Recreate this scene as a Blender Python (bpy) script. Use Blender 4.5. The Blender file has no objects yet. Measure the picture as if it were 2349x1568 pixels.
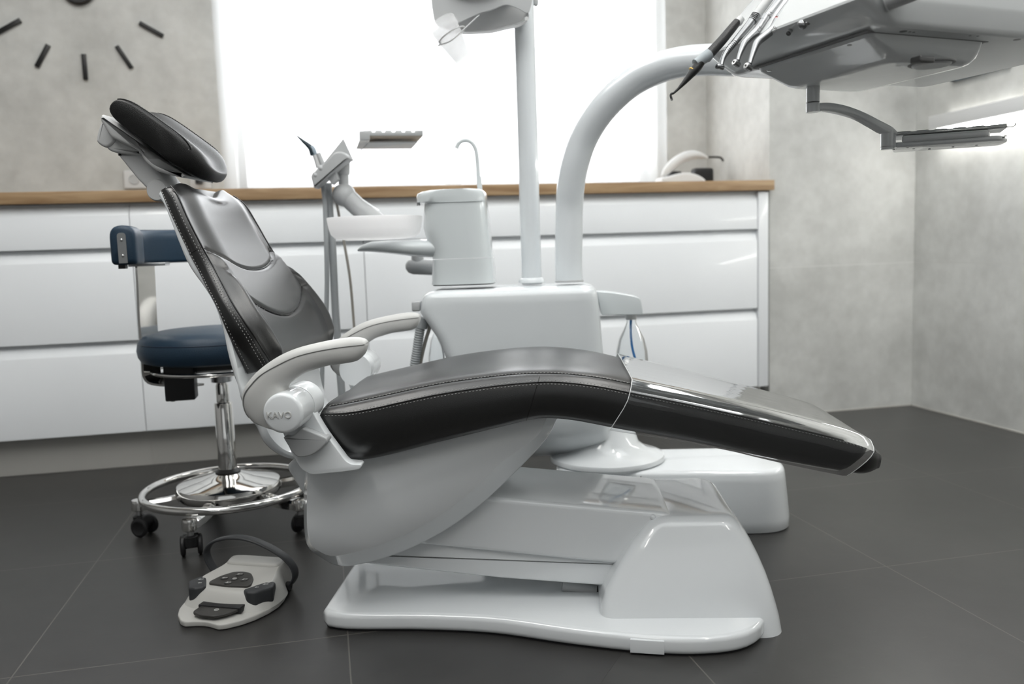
import bpy, math, random
from mathutils import Vector, Matrix
random.seed(7)
sc = bpy.context.scene
COL = sc.collection
PI = math.pi
# ------------------------------------------------------------------ camera (calibrated on the room's edges)
W_, H_, FPX = 2349, 1568, 1946.0
YAW, PITCH, ROLL, CH = 0.21598, 0.1094, -0.03276, 0.738
cy, sy = math.cos(YAW), math.sin(YAW)
FW = Vector((sy*math.cos(PITCH), cy*math.cos(PITCH), -math.sin(PITCH)))
_r = Vector((cy, -sy, 0)); _u = _r.cross(FW)
RT = math.cos(ROLL)*_r + math.sin(ROLL)*_u
UP = -math.sin(ROLL)*_r + math.cos(ROLL)*_u
EYE = Vector((0, 0, CH))
def ray(x, y): return RT*((x-W_/2)/FPX) - UP*((y-H_/2)/FPX) + FW
def at_y(x, y, Y): d = ray(x, y); return EYE + d*(Y/d.y)
def at_x(x, y, X): d = ray(x, y); return EYE + d*(X/d.x)
def at_z(x, y, Z): d = ray(x, y); return EYE + d*((Z-CH)/d.z)
class Fr:
    """a thing's own axes: origin o on the floor, turned by ang about Z"""
    def __init__(s, o, ang):
        s.o = Vector(o); s.ang = ang
        s.R = Matrix.Rotation(ang, 3, 'Z'); s.Ri = s.R.transposed()
    def loc(s, p): return s.Ri @ (Vector(p)-s.o)
    def wor(s, p): return s.R @ Vector(p) + s.o
    def _pl(s, x, y, i, c):
        e = s.loc(EYE); d = s.Ri @ ray(x, y)
        return e + d*((c-e[i])/d[i])
    def u(s, x, y, c): return s._pl(x, y, 0, c)
    def v(s, x, y, c): return s._pl(x, y, 1, c)
    def z(s, x, y, c): return s._pl(x, y, 2, c)
cd = bpy.data.cameras.new('camera'); cam = bpy.data.objects.new('camera', cd); COL.objects.link(cam)
cam.matrix_world = Matrix(((RT.x, UP.x, -FW.x, 0), (RT.y, UP.y, -FW.y, 0), (RT.z, UP.z, -FW.z, CH), (0, 0, 0, 1)))
cd.sensor_width = 36; cd.lens = FPX/W_*36; cd.clip_start = 0.02
cd.dof.use_dof = True; cd.dof.focus_distance = 1.6; cd.dof.aperture_fstop = 3.2
sc.camera = cam

# ------------------------------------------------------------------ materials
def nodes(name):
    m = bpy.data.materials.new(name); m.use_nodes = True
    nt = m.node_tree; b = nt.nodes['Principled BSDF']
    return m, nt, b
def mat(name, col, rough=.4, metal=0, coat=0, coat_r=.04, bump=None, spec=.5, trans=0, ior=1.45, var=None, emit=None, sheen=0):
    m, nt, b = nodes(name)
    b.inputs['Base Color'].default_value = (*col, 1)
    b.inputs['Roughness'].default_value = rough; b.inputs['Metallic'].default_value = metal
    b.inputs['Coat Weight'].default_value = coat; b.inputs['Coat Roughness'].default_value = coat_r
    b.inputs['Specular IOR Level'].default_value = spec
    b.inputs['Transmission Weight'].default_value = trans; b.inputs['IOR'].default_value = ior
    tc = nt.nodes.new('ShaderNodeTexCoord')
    nz = nt.nodes.new('ShaderNodeTexNoise'); nz.inputs['Scale'].default_value = (var or (3, 0))[0]; nz.inputs['Detail'].default_value = 4
    nt.links.new(tc.outputs['Object'], nz.inputs['Vector'])
    mx = nt.nodes.new('ShaderNodeMix'); mx.data_type = 'RGBA'
    k = (var or (3, .03))[1]
    mx.inputs[6].default_value = (*[c*(1-k) for c in col], 1); mx.inputs[7].default_value = (*[min(1, c*(1+k)) for c in col], 1)
    nt.links.new(nz.outputs['Fac'], mx.inputs[0]); nt.links.new(mx.outputs[2], b.inputs['Base Color'])
    if bump:
        n2 = nt.nodes.new('ShaderNodeTexVoronoi' if bump[0] > 0 and len(bump) > 2 else 'ShaderNodeTexNoise')
        n2.inputs['Scale'].default_value = bump[0]
        nt.links.new(tc.outputs['Object'], n2.inputs['Vector'])
        bp = nt.nodes.new('ShaderNodeBump'); bp.inputs['Strength'].default_value = bump[1]; bp.inputs['Distance'].default_value = .001
        nt.links.new(n2.outputs[0], bp.inputs['Height']); nt.links.new(bp.outputs[0], b.inputs['Normal'])
    if emit:
        b.inputs['Emission Color'].default_value = (*emit[0], 1); b.inputs['Emission Strength'].default_value = emit[1]
    return m
M = {}
M['white'] = mat('glossy_white_plastic', (.80, .825, .84), .14, coat=.7)
M['white2'] = mat('satin_white_plastic', (.60, .605, .605), .36)
M['arm'] = mat('warm_grey_plastic', (.56, .56, .545), .38, bump=(900, .08))
M['lgrey'] = mat('light_grey_plastic', (.45, .46, .465), .35)
M['unit'] = mat('unit_white_enamel', (.70, .73, .745), .22, coat=.5)
M['tower'] = mat('pale_grey_enamel', (.66, .70, .71), .2, coat=.5)
M['pipe'] = mat('pipe_grey_enamel', (.70, .73, .75), .2, coat=.5)
M['table'] = mat('table_grey_enamel', (.66, .68, .685), .16, coat=.6)
M['leather'] = mat('black_leather', (.007, .007, .007), .38, bump=(700, .3, 1), spec=.45, var=(6, .15))
M['leather_gloss'] = mat('black_leather_smooth', (.006, .006, .006), .31, coat=.15, coat_r=.32, bump=(900, .12, 1), spec=.95, var=(6, .15))
M['piping'] = mat('black_piping', (.012, .012, .012), .3)
M['thread'] = mat('grey_thread', (.33, .33, .32), .7)
M['blue'] = mat('navy_leather', (.016, .038, .066), .42, bump=(500, .3, 1), spec=.45, var=(5, .15))
M['chrome'] = mat('polished_chrome', (.80, .79, .77), .06, metal=1)
M['steel'] = mat('brushed_steel', (.62, .63, .64), .3, metal=1)
M['faint'] = mat('faint_print', (.55, .55, .57), .7)
M['satin'] = mat('satin_handpiece_steel', (.34, .345, .35), .26, metal=.92)
M['tin'] = mat('satin_aluminium', (.52, .535, .54), .3, metal=.85)
M['traym'] = mat('satin_tray_metal', (.50, .51, .51), .3, metal=.25)
M['black'] = mat('black_rubber', (.012, .012, .013), .45)
M['hub'] = mat('dark_grey_hub', (.03, .03, .03), .35)
M['handle'] = mat('charcoal_rubber', (.035, .037, .04), .5)
M['fcw'] = mat('foot_switch_shell', (.50, .495, .47), .38)
M['key'] = mat('dark_keypad', (.045, .043, .04), .42, bump=(600, .15))
M['ink'] = mat('white_print', (.75, .75, .73), .5)

M['red'] = mat('red_ring', (.5, .04, .03), .4)
M['gold'] = mat('gold_ring', (.65, .42, .12), .3, metal=1)
M['print'] = mat('grey_engraving', (.18, .18, .18), .5)
M['hose'] = mat('grey_hose', (.38, .40, .41), .45)
M['hose2'] = mat('beige_hose', (.36, .34, .30), .45)
M['cab'] = mat('white_lacquer', (.80, .82, .84), .3, coat=.25)
M['plinth'] = mat('plinth_laminate', (.50, .49, .46), .5)
M['sheer'] = None
M['cup'] = mat('translucent_cup', (.85, .87, .88), .35, trans=.35)
M['blue_tube'] = mat('blue_tube', (.01, .17, .45), .4)
M['paper'] = mat('certificate_paper', (.78, .78, .80), .7)
M['frame'] = mat('slate_frame', (.10, .14, .17), .5)
M['orange'] = mat('orange_line', (.6, .3, .08), .6)
M['clear'] = None
M['far'] = mat('far_wall_paint', (.30, .30, .30), .7)
M['ceil'] = mat('ceiling_paint', (.75, .75, .74), .8)
M['lampshell'] = mat('lamp_housing', (.50, .51, .515), .2, coat=.5)
M['kraft'] = mat('beige_insert', (.42, .34, .25), .5)
M['clockm'] = mat('black_lacquer', (.01, .01, .01), .4)
def glassy(name, tint, ior=1.45, rough=.02, wave=None, fac_add=0.0):
    m = bpy.data.materials.new(name); m.use_nodes = True; nt = m.node_tree; nt.nodes.clear()
    out = nt.nodes.new('ShaderNodeOutputMaterial'); mx = nt.nodes.new('ShaderNodeMixShader')
    tr = nt.nodes.new('ShaderNodeBsdfTransparent'); tr.inputs[0].default_value = (*tint, 1)
    gl = nt.nodes.new('ShaderNodeBsdfGlossy'); gl.inputs['Roughness'].default_value = rough
    fr = nt.nodes.new('ShaderNodeFresnel'); fr.inputs['IOR'].default_value = ior
    ad = nt.nodes.new('ShaderNodeMath'); ad.operation = 'ADD'; ad.inputs[1].default_value = fac_add; ad.use_clamp = True
    nt.links.new(fr.outputs[0], ad.inputs[0]); nt.links.new(ad.outputs[0], mx.inputs[0])
    nt.links.new(tr.outputs[0], mx.inputs[1]); nt.links.new(gl.outputs[0], mx.inputs[2]); nt.links.new(mx.outputs[0], out.inputs[0])
    if wave:
        tc = nt.nodes.new('ShaderNodeTexCoord'); mp = nt.nodes.new('ShaderNodeMapping'); mp.inputs['Scale'].default_value = (1, 6, 6)
        nz = nt.nodes.new('ShaderNodeTexNoise'); nz.inputs['Scale'].default_value = wave[0]
        bp = nt.nodes.new('ShaderNodeBump'); bp.inputs['Strength'].default_value = wave[1]; bp.inputs['Distance'].default_value = .002
        nt.links.new(tc.outputs['Object'], mp.inputs[0]); nt.links.new(mp.outputs[0], nz.inputs['Vector'])
        nt.links.new(nz.outputs[0], bp.inputs['Height']); nt.links.new(bp.outputs[0], gl.inputs['Normal']); nt.links.new(bp.outputs[0], fr.inputs['Normal'])
    return m
M['film'] = glassy('clear_vinyl_film', (.93, .94, .95), 1.75, .04, (5, .25), .03)
M['clear'] = glassy('clear_bottle_plastic', (.95, .965, .97), 1.22, .08, None, .03)
def sheer():
    m = bpy.data.materials.new('sheer_curtain'); m.use_nodes = True; nt = m.node_tree; nt.nodes.clear()
    out = nt.nodes.new('ShaderNodeOutputMaterial')
    t = nt.nodes.new('ShaderNodeBsdfTransparent'); t.inputs[0].default_value = (1, 1, 1, 1)
    d = nt.nodes.new('ShaderNodeBsdfTranslucent'); d.inputs[0].default_value = (.9, .92, .94, 1)
    e = nt.nodes.new('ShaderNodeBsdfDiffuse'); e.inputs[0].default_value = (.8, .82, .84, 1)
    a = nt.nodes.new('ShaderNodeMixShader'); a.inputs[0].default_value = .35
    b = nt.nodes.new('ShaderNodeMixShader'); b.inputs[0].default_value = .55
    nt.links.new(d.outputs[0], a.inputs[1]); nt.links.new(e.outputs[0], a.inputs[2])
    nt.links.new(t.outputs[0], b.inputs[1]); nt.links.new(a.outputs[0], b.inputs[2]); nt.links.new(b.outputs[0], out.inputs[0])
    return m
M['sheer'] = sheer()
def cupmat(name='frosted_cup', tcol=(1, 1, 1), dcol=(.85, .86, .88), mixd=.2, mixt=.16):
    m = bpy.data.materials.new(name); m.use_nodes = True; nt = m.node_tree; nt.nodes.clear()
    o = nt.nodes.new('ShaderNodeOutputMaterial'); t = nt.nodes.new('ShaderNodeBsdfTransparent'); t.inputs[0].default_value = (1, 1, 1, 1)
    d = nt.nodes.new('ShaderNodeBsdfTranslucent'); d.inputs[0].default_value = (*tcol, 1); e = nt.nodes.new('ShaderNodeBsdfDiffuse'); e.inputs[0].default_value = (*dcol, 1)
    a = nt.nodes.new('ShaderNodeMixShader'); a.inputs[0].default_value = mixd; b = nt.nodes.new('ShaderNodeMixShader'); b.inputs[0].default_value = mixt
    nt.links.new(d.outputs[0], a.inputs[1]); nt.links.new(e.outputs[0], a.inputs[2]); nt.links.new(t.outputs[0], b.inputs[1]); nt.links.new(a.outputs[0], b.inputs[2]); nt.links.new(b.outputs[0], o.inputs[0]); return m
M['cup'] = cupmat()
M['bowl'] = cupmat('frosted_bowl_glass', (1, 1, 1), (.95, .94, .95), .35, 1.0)
def emis(name, col, s):
    m = bpy.data.materials.new(name); m.use_nodes = True; nt = m.node_tree; nt.nodes.clear()
    o = nt.nodes.new('ShaderNodeOutputMaterial'); e = nt.nodes.new('ShaderNodeEmission')
    e.inputs[0].default_value = (*col, 1); e.inputs[1].default_value = s; nt.links.new(e.outputs[0], o.inputs[0]); return m
M['daylight'] = emis('overcast_daylight', (.985, .995, 1), 2.2)
M['led'] = emis('led_strip', (1, .99, .95), 22)
M['led_soft'] = emis('led_strip_soft', (1, .99, .95), 3)
M['panel'] = emis('ceiling_lamp_light', (1, .965, .91), 14)
def math_n(nt, op, a, b=None, c=None):
    n = nt.nodes.new('ShaderNodeMath'); n.operation = op
    for i, x in enumerate((a, b, c)):
        if x is None: continue
        if isinstance(x, (int, float)): n.inputs[i].default_value = x
        else: nt.links.new(x, n.inputs[i])
    return n.outputs[0]
def tiles(name, c0, c1, grout, sx, ox, sy_, oy, gw, axes, rough, scale, bump=.15, spec=.5, speck=0):
    """large format tiles: soft mottling in the body, thin grout lines on a grid of world positions"""
    m, nt, b = nodes(name)
    g = nt.nodes.new('ShaderNodeNewGeometry'); sp = nt.nodes.new('ShaderNodeSeparateXYZ'); nt.links.new(g.outputs['Position'], sp.inputs[0])
    def line(o, s, off):
        if not s: return None
        f = math_n(nt, 'FRACT', math_n(nt, 'DIVIDE', math_n(nt, 'SUBTRACT', o, off), s))
        return math_n(nt, 'GREATER_THAN', math_n(nt, 'ABSOLUTE', math_n(nt, 'SUBTRACT', f, .5)), .5-gw/s/2)
    l1 = line(sp.outputs[axes[0]], sx, ox); l2 = line(sp.outputs[axes[1]], sy_, oy)
    l = l1 if l2 is None else (l2 if l1 is None else math_n(nt, 'MAXIMUM', l1, l2))
    nz = nt.nodes.new('ShaderNodeTexNoise'); nz.inputs['Scale'].default_value = scale; nz.inputs['Detail'].default_value = 7; nz.inputs['Roughness'].default_value = .6
    n3 = nt.nodes.new('ShaderNodeTexNoise'); n3.inputs['Scale'].default_value = scale*6; n3.inputs['Detail'].default_value = 5
    nt.links.new(g.outputs['Position'], nz.inputs['Vector']); nt.links.new(g.outputs['Position'], n3.inputs['Vector'])
    f = math_n(nt, 'ADD', math_n(nt, 'MULTIPLY', nz.outputs[0], .7), math_n(nt, 'MULTIPLY', n3.outputs[0], .3))
    mr = nt.nodes.new('ShaderNodeMapRange'); mr.inputs[1].default_value = .38; mr.inputs[2].default_value = .62; nt.links.new(f, mr.inputs[0])
    mx = nt.nodes.new('ShaderNodeMix'); mx.data_type = 'RGBA'; mx.inputs[6].default_value = (*c0, 1); mx.inputs[7].default_value = (*c1, 1)
    nt.links.new(mr.outputs[0], mx.inputs[0])
    colr = mx.outputs[2]
    if speck:
        mp = nt.nodes.new('ShaderNodeMapping'); mp.inputs['Scale'].default_value = (14, 60, 14); mp.inputs['Rotation'].default_value = (0, 0, .35)
        v = nt.nodes.new('ShaderNodeTexNoise'); v.inputs['Scale'].default_value = 2.2; v.inputs['Detail'].default_value = 3
        nt.links.new(g.outputs['Position'], mp.inputs[0]); nt.links.new(mp.outputs[0], v.inputs['Vector'])
        s2 = math_n(nt, 'GREATER_THAN', v.outputs[0], .70); s3 = math_n(nt, 'LESS_THAN', v.outputs[0], .30)
        for s_, cc in ((s2, [c*1.25 for c in c1]), (s3, [c*.6 for c in c0])):
            m3 = nt.nodes.new('ShaderNodeMix'); m3.data_type = 'RGBA'; m3.inputs[7].default_value = (*cc, 1)
            nt.links.new(math_n(nt, 'MULTIPLY', s_, speck), m3.inputs[0]); nt.links.new(colr, m3.inputs[6]); colr = m3.outputs[2]
    m2 = nt.nodes.new('ShaderNodeMix'); m2.data_type = 'RGBA'; m2.inputs[7].default_value = (*grout, 1)
    nt.links.new(l, m2.inputs[0]); nt.links.new(colr, m2.inputs[6]); nt.links.new(m2.outputs[2], b.inputs['Base Color'])
    b.inputs['Roughness'].default_value = rough; b.inputs['Specular IOR Level'].default_value = spec
    bp = nt.nodes.new('ShaderNodeBump'); bp.inputs['Strength'].default_value = bump; bp.inputs['Distance'].default_value = .002
    nt.links.new(n3.outputs[0], bp.inputs['Height']); nt.links.new(bp.outputs[0], b.inputs['Normal'])
    return m
M['floor'] = tiles('dark_stone_floor_tiles', (.030, .029, .028), (.040, .039, .0375), (.105, .10, .09), .5965, .0085, .5985, 1.6215, .0028, (0, 1), .36, 2.5, .1, .5, .5)
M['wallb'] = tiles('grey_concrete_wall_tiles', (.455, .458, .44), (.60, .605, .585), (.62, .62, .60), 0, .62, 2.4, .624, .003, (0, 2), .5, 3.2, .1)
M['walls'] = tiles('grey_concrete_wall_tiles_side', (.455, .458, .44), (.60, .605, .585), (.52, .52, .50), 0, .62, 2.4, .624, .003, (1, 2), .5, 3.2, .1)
def wood():
    m, nt, b = nodes('oak_laminate')
    g = nt.nodes.new('ShaderNodeNewGeometry'); mp = nt.nodes.new('ShaderNodeMapping'); mp.inputs['Scale'].default_value = (2.2, 9, 26)
    nz = nt.nodes.new('ShaderNodeTexNoise'); nz.inputs['Scale'].default_value = 1.6; nz.inputs['Detail'].default_value = 6; nz.inputs['Distortion'].default_value = .6
    nt.links.new(g.outputs['Position'], mp.inputs[0]); nt.links.new(mp.outputs[0], nz.inputs['Vector'])
    r = nt.nodes.new('ShaderNodeValToRGB'); r.color_ramp.elements[0].color = (.26, .155, .075, 1); r.color_ramp.elements[1].color = (.47, .33, .19, 1)
    r.color_ramp.elements[0].position = .3; r.color_ramp.elements[1].position = .7
    nt.links.new(nz.outputs[0], r.inputs[0]); nt.links.new(r.outputs[0], b.inputs['Base Color']); b.inputs['Roughness'].default_value = .45
    return m
M['oak'] = wood()

# ------------------------------------------------------------------ mesh helpers
def mk(name, vs, fs, m, parent=None, angle=38, label=None, kind=None):
    me = bpy.data.meshes.new(name); me.from_pydata([tuple(v) for v in vs], [], fs); me.validate(); me.update()
    for p in me.polygons: p.use_smooth = True
    me.set_sharp_from_angle(angle=math.radians(angle))
    me.materials.append(m if not isinstance(m, str) else M[m])
    o = bpy.data.objects.new(name, me); COL.objects.link(o)
    if parent is not None: o.parent = parent
    if label: o['label'] = label
    if kind: o['kind'] = kind
    return o
def thing(name, label, cat, fr=None, group=None, off=(0, 0, 0)):
    o = bpy.data.objects.new(name, None); COL.objects.link(o); o.empty_display_size = .05
    if fr is not None: o.location = fr.wor(off); o.rotation_euler = (0, 0, fr.ang)
    o['label'] = label; o['category'] = cat
    if group: o['group'] = group
    return o
def tagt(o, label, cat, group=None):
    o['label'] = label; o['category'] = cat
    if group: o['group'] = group
    return o
class MB:
    def __init__(s): s.v = []; s.f = []
    def add(s, vs, fs):
        n = len(s.v); s.v += [Vector(v) for v in vs]; s.f += [tuple(i+n for i in f) for f in fs]; return s
    def __iadd__(s, g):
        if isinstance(g, MB): g = (g.v, g.f)
        s.add(*g); return s
    def mk(s, name, m, parent=None, **k): return mk(name, s.v, s.f, m, parent, **k)
    def move(s, d): s.v = [v+Vector(d) for v in s.v]; return s
def loft(rings, caps=(True, True), closed=True):
    n = len(rings[0]); vs = [p for r in rings for p in r]; fs = []
    for i in range(len(rings)-1):
        for j in range(n if closed else n-1):
            k = (j+1) % n
            fs.append((i*n+j, i*n+k, (i+1)*n+k, (i+1)*n+j))
    if closed and caps[0]: fs.append(tuple(range(n-1, -1, -1)))
    if closed and caps[1]: fs.append(tuple((len(rings)-1)*n+j for j in range(n)))
    return vs, fs
def cr(pts, n, closed=False):
    """n points evenly spaced on a smooth curve through pts"""
    P = [Vector(p) for p in pts]; L = len(P); out = []
    segs = L if closed else L-1
    for i in range(segs):
        if closed: a, b, c, d = P[(i-1) % L], P[i], P[(i+1) % L], P[(i+2) % L]
        else: a, b, c, d = P[max(i-1, 0)], P[i], P[i+1], P[min(i+2, L-1)]
        l1 = max((b-a).length, 1e-9)**.5; l2 = max((c-b).length, 1e-9)**.5; l3 = max((d-c).length, 1e-9)**.5
        m1 = (c-a)/(l1+l2)*l2 if (b-a).length > 1e-9 else (c-b)
        m2 = (d-b)/(l2+l3)*l2 if (d-c).length > 1e-9 else (c-b)
        for k in range(12):
            t = k/12; t2 = t*t; t3 = t2*t
            out.append(b*(2*t3-3*t2+1)+m1*(t3-2*t2+t)+c*(3*t2-2*t3)+m2*(t3-t2))
    out.append(P[0] if closed else P[-1])
    return resample(out, n, closed)
def resample(pl, n, closed=False):
    d = [0]
    for i in range(1, len(pl)): d.append(d[-1]+(pl[i]-pl[i-1]).length)
    tot = d[-1]; res = []; j = 0
    for k in range(n):
        t = tot*k/(n if closed else n-1)
        while j < len(pl)-2 and d[j+1] < t: j += 1
        s = (t-d[j])/max(d[j+1]-d[j], 1e-12)
        res.append(pl[j].lerp(pl[j+1], min(max(s, 0), 1)))
    return res
def poly(pts, seg=.01):
    """straight-edged closed outline with extra points along each edge"""
    P = [Vector(p) for p in pts]; out = []
    for i in range(len(P)):
        a, b = P[i], P[(i+1) % len(P)]; n = max(1, int((b-a).length/seg))
        for k in range(n): out.append(a.lerp(b, k/n))
    return out
def rpoly(pts, r, n=5):
    """closed 2D polygon with each corner rounded (r a number or one per corner)"""
    P = [Vector(p) for p in pts]; out = []; L = len(P)
    for i in range(L):
        a, b, c = P[i-1], P[i], P[(i+1) % L]; rr = r[i] if isinstance(r, (list, tuple)) else r
        d1 = (a-b); d2 = (c-b); k = min(rr, d1.length*.49, d2.length*.49)
        p1 = b+d1.normalized()*k; p2 = b+d2.normalized()*k
        if k < 1e-6: out.append(b); continue
        for j in range(n+1):
            t = j/n; out.append(p1.lerp(b, t).lerp(b.lerp(p2, t), t))
    return out
def area(P): return .5*sum(P[i-1][0]*P[i][1]-P[i][0]*P[i-1][1] for i in range(len(P)))
def inset(P, d):
    s = 1 if area(P) > 0 else -1; out = []; L = len(P)
    for i in range(L):
        a, b, c = P[i-1], P[i], P[(i+1) % L]
        e1 = Vector((b[0]-a[0], b[1]-a[1])); e2 = Vector((c[0]-b[0], c[1]-b[1]))
        if e1.length < 1e-9: e1 = e2
        if e2.length < 1e-9: e2 = e1
        e1.normalize(); e2.normalize()
        n1 = Vector((-e1.y, e1.x))*s; n2 = Vector((-e2.y, e2.x))*s; n = n1+n2
        if n.length < 1e-6: n = n1
        n.normalize(); k = max(n.dot(n1), .5)
        out.append(Vector((b[0]+n.x*d/k, b[1]+n.y*d/k)))
    return out
XZ = lambda a, b, d: Vector((a, d, b))
XY = lambda a, b, d: Vector((a, b, d))
YZ = lambda a, b, d: Vector((d, a, b))
def slab(P, lo, hi, r=.004, to=XZ, k=4, r2=None):
    """outline P swept from lo to hi, both rims rounded by r (r2 on the hi side)"""
    r2 = r if r2 is None else r2; rings = []
    P = [Vector((p[0], p[1])) for p in P]
    for i in range(k+1):
        t = i/k*PI/2
        q = inset(P, r*(1-math.sin(t))) if r > 0 else P
        rings.append([to(p[0], p[1], lo+r*(1-math.cos(t))) for p in q])
        if r == 0: break
    for i in range(k+1):
        t = (1-i/k)*PI/2
        q = inset(P, r2*(1-math.sin(t))) if r2 > 0 else P
        rings.append([to(p[0], p[1], hi-r2*(1-math.cos(t))) for p in q])
        if r2 == 0: break
    return loft(rings)
def box(x0, x1, y0, y1, z0, z1, r=.003, rc=None, k=3):
    P = rpoly([(x0, y0), (x1, y0), (x1, y1), (x0, y1)], rc if rc is not None else r, 4)
    return slab(P, z0, z1, r, XY, k)
def tube(path, rad, n=16, caps=True, flat=None, up=None, roundcap=False):
    P = [Vector(p) for p in path]; L = len(P); T = []
    for i in range(L):
        t = P[min(i+1, L-1)]-P[max(i-1, 0)]; T.append(t.normalized())
    ref = Vector(up) if up else (Vector((0, 0, 1)) if abs(T[0].z) < .9 else Vector((1, 0, 0)))
    nrm = (ref-T[0]*ref.dot(T[0])).normalized(); rings = []
    for i in range(L):
        if i: nrm = (nrm-T[i]*nrm.dot(T[i])).normalized()
        b = T[i].cross(nrm); r = rad[i] if isinstance(rad, (list, tuple)) else rad
        fl = flat or 1.0
        rings.append([P[i]+nrm*(r*math.cos(2*PI*j/n))+b*(r*fl*math.sin(2*PI*j/n)) for j in range(n)])
    if roundcap:
        def cap(ring, c, t, r):
            out = []
            for a in (.38, .72, .93):
                out.append([c+(p-c)*math.cos(a*PI/2)+t*r*math.sin(a*PI/2) for p in ring])
            return out
        r0 = rad[0] if isinstance(rad, (list, tuple)) else rad; r1 = rad[-1] if isinstance(rad, (list, tuple)) else rad
        rings = cap(rings[0], P[0], -T[0], r0)[::-1]+rings+cap(rings[-1], P[-1], T[-1], r1)
    return loft(rings, (caps, caps))
def lathe(prof, o=(0, 0, 0), n=32, axis=None, caps=(True, True)):
    R = Matrix.Identity(3) if axis is None else Vector((0, 0, 1)).rotation_difference(Vector(axis)).to_matrix()
    o = Vector(o); rings = []
    for r, z in prof: rings.append([o+R @ Vector((r*math.cos(2*PI*j/n), r*math.sin(2*PI*j/n), z)) for j in range(n)])
    return loft(rings, caps)
def dashes(path, L=.0042, gap=.0028, w=.0006, lift=(0, 0, 0)):
    pl = [Vector(p) for p in path]; tot = sum((pl[i+1]-pl[i]).length for i in range(len(pl)-1))
    n = max(2, int(tot/(L+gap))*2+1); R = resample(pl, n); mb = MB(); lift = Vector(lift)
    for i in range(0, n-1, 2):
        a = R[i]+lift; b = a.lerp(R[i+1]+lift, L/(L+gap)*1.4 if False else .95)
        mb += tube([a, (a+b)/2, b], [w*.6, w, w*.6], 5)
    return mb
def text_mesh(name, txt, size, m, parent, mtx, ext=.0006):
    c = bpy.data.curves.new(name, 'FONT'); c.body = txt; c.size = size; c.extrude = ext; c.align_x = 'CENTER'; c.align_y = 'CENTER'; c.bevel_depth = ext*.3; c.resolution_u = 4
    t = bpy.data.objects.new(name+'_t', c); COL.objects.link(t)
    dg = bpy.context.evaluated_depsgraph_get(); me = bpy.data.meshes.new_from_object(t.evaluated_get(dg))
    bpy.data.objects.remove(t); me.transform(mtx); me.materials.clear(); me.materials.append(M[m])
    o = bpy.data.objects.new(name, me); COL.objects.link(o); o.parent = parent; return o
def structure(o): o['kind'] = 'structure'; return o

# ------------------------------------------------------------------ room shell
YF, YD, YC = 3.203, 3.178, 3.160         # right-hand wall / plinth plane, drawer fronts, worktop edge
XR = 2.483
XN = at_y(1765, 430, YF).x               # edge of the niche
YB = at_x(1620, 300, XN).y               # back of the niche
ZT = at_y(0, 440.9, YC).z; ZU = at_y(0, 469, YC).z
XW0 = at_y(536, 300, YB-.0).x; XW1 = at_y(1507, 300, YB).x
ZW0, ZW1, CEIL = ZT+.035, 2.35, 2.7
XL, YK = -2.6, -2.6
def quad(name, P, m): return structure(mk(name, P, [tuple(range(len(P)))], m))
mb = MB(); mb += box(XL-.1, XR+.1, YK-.1, YB+.3, -.12, 0, .001); structure(mb.mk('floor', 'floor'))
mb = MB(); mb += box(XL-.1, XR+.1, YK-.1, YB+.3, CEIL, CEIL+.1, .001); structure(mb.mk('ceiling', 'ceil'))
mb = MB()
T = .25
mb += box(XL-.1, XW0, YB, YB+T, 0, CEIL, 0, 0, 1); mb += box(XW1, XN, YB, YB+T, 0, CEIL, 0, 0, 1)
mb += box(XW0, XW1, YB, YB+T, 0, ZW0, 0, 0, 1); mb += box(XW0, XW1, YB, YB+T, ZW1, CEIL, 0, 0, 1)
mb += box(XN, XR+.1, YF, YB+T, 0, CEIL, 0, 0, 1)
structure(mb.mk('wall_back', 'wallb'))
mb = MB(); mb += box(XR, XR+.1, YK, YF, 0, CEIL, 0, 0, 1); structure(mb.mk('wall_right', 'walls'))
mb = MB(); mb += box(XL-.1, XL, YK, YB, 0, CEIL, 0, 0, 1); structure(mb.mk('wall_left', 'far'))
mb = MB(); mb += box(XL-.1, XR+.1, YK-.1, YK, 0, CEIL, 0, 0, 1); structure(mb.mk('wall_front', 'far'))
mb = MB()                                             # thin pale joint where floor and tiled walls meet
mb += box(XN+.004, XR, YF-.004, YF+.002, 0, .004, 0, 0, 1); mb += box(XR-.004, XR+.002, YK, YF, 0, .004, 0, 0, 1)
structure(mb.mk('trim_1', mat('silicone_joint', (.42, .41, .38), .5)))
# window: frame, panes of daylight, sill
fr_ = MB(); w = .03
yw0, yw1 = YB+.15, YB+.21
for a, b, c, d in ((XW0, XW1, ZW0, ZW0+w), (XW0, XW1, ZW1-w, ZW1), (XW0, XW0+w, ZW0, ZW1), (XW1-w, XW1, ZW0, ZW1), ((XW0+XW1)/2-.04, (XW0+XW1)/2+.04, ZW0, ZW1)):
    fr_ += box(a, b, yw0, yw1, c, d, .004)
wf = structure(fr_.mk('window_1', 'white2'))
mb = MB(); mb += box(XW0+w, XW1-w, YB+.18, YB+.19, ZW0+w, ZW1-w, 0, 0, 1); p = mb.mk('window_pane', 'daylight', wf); p['kind'] = 'structure'
mb = MB(); mb += box(XW0, XW1, YB-.0, YB+.15, ZW0-.02, ZW0, .003); p = mb.mk('window_sill', 'white2', wf); p['kind'] = 'structure'
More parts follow.
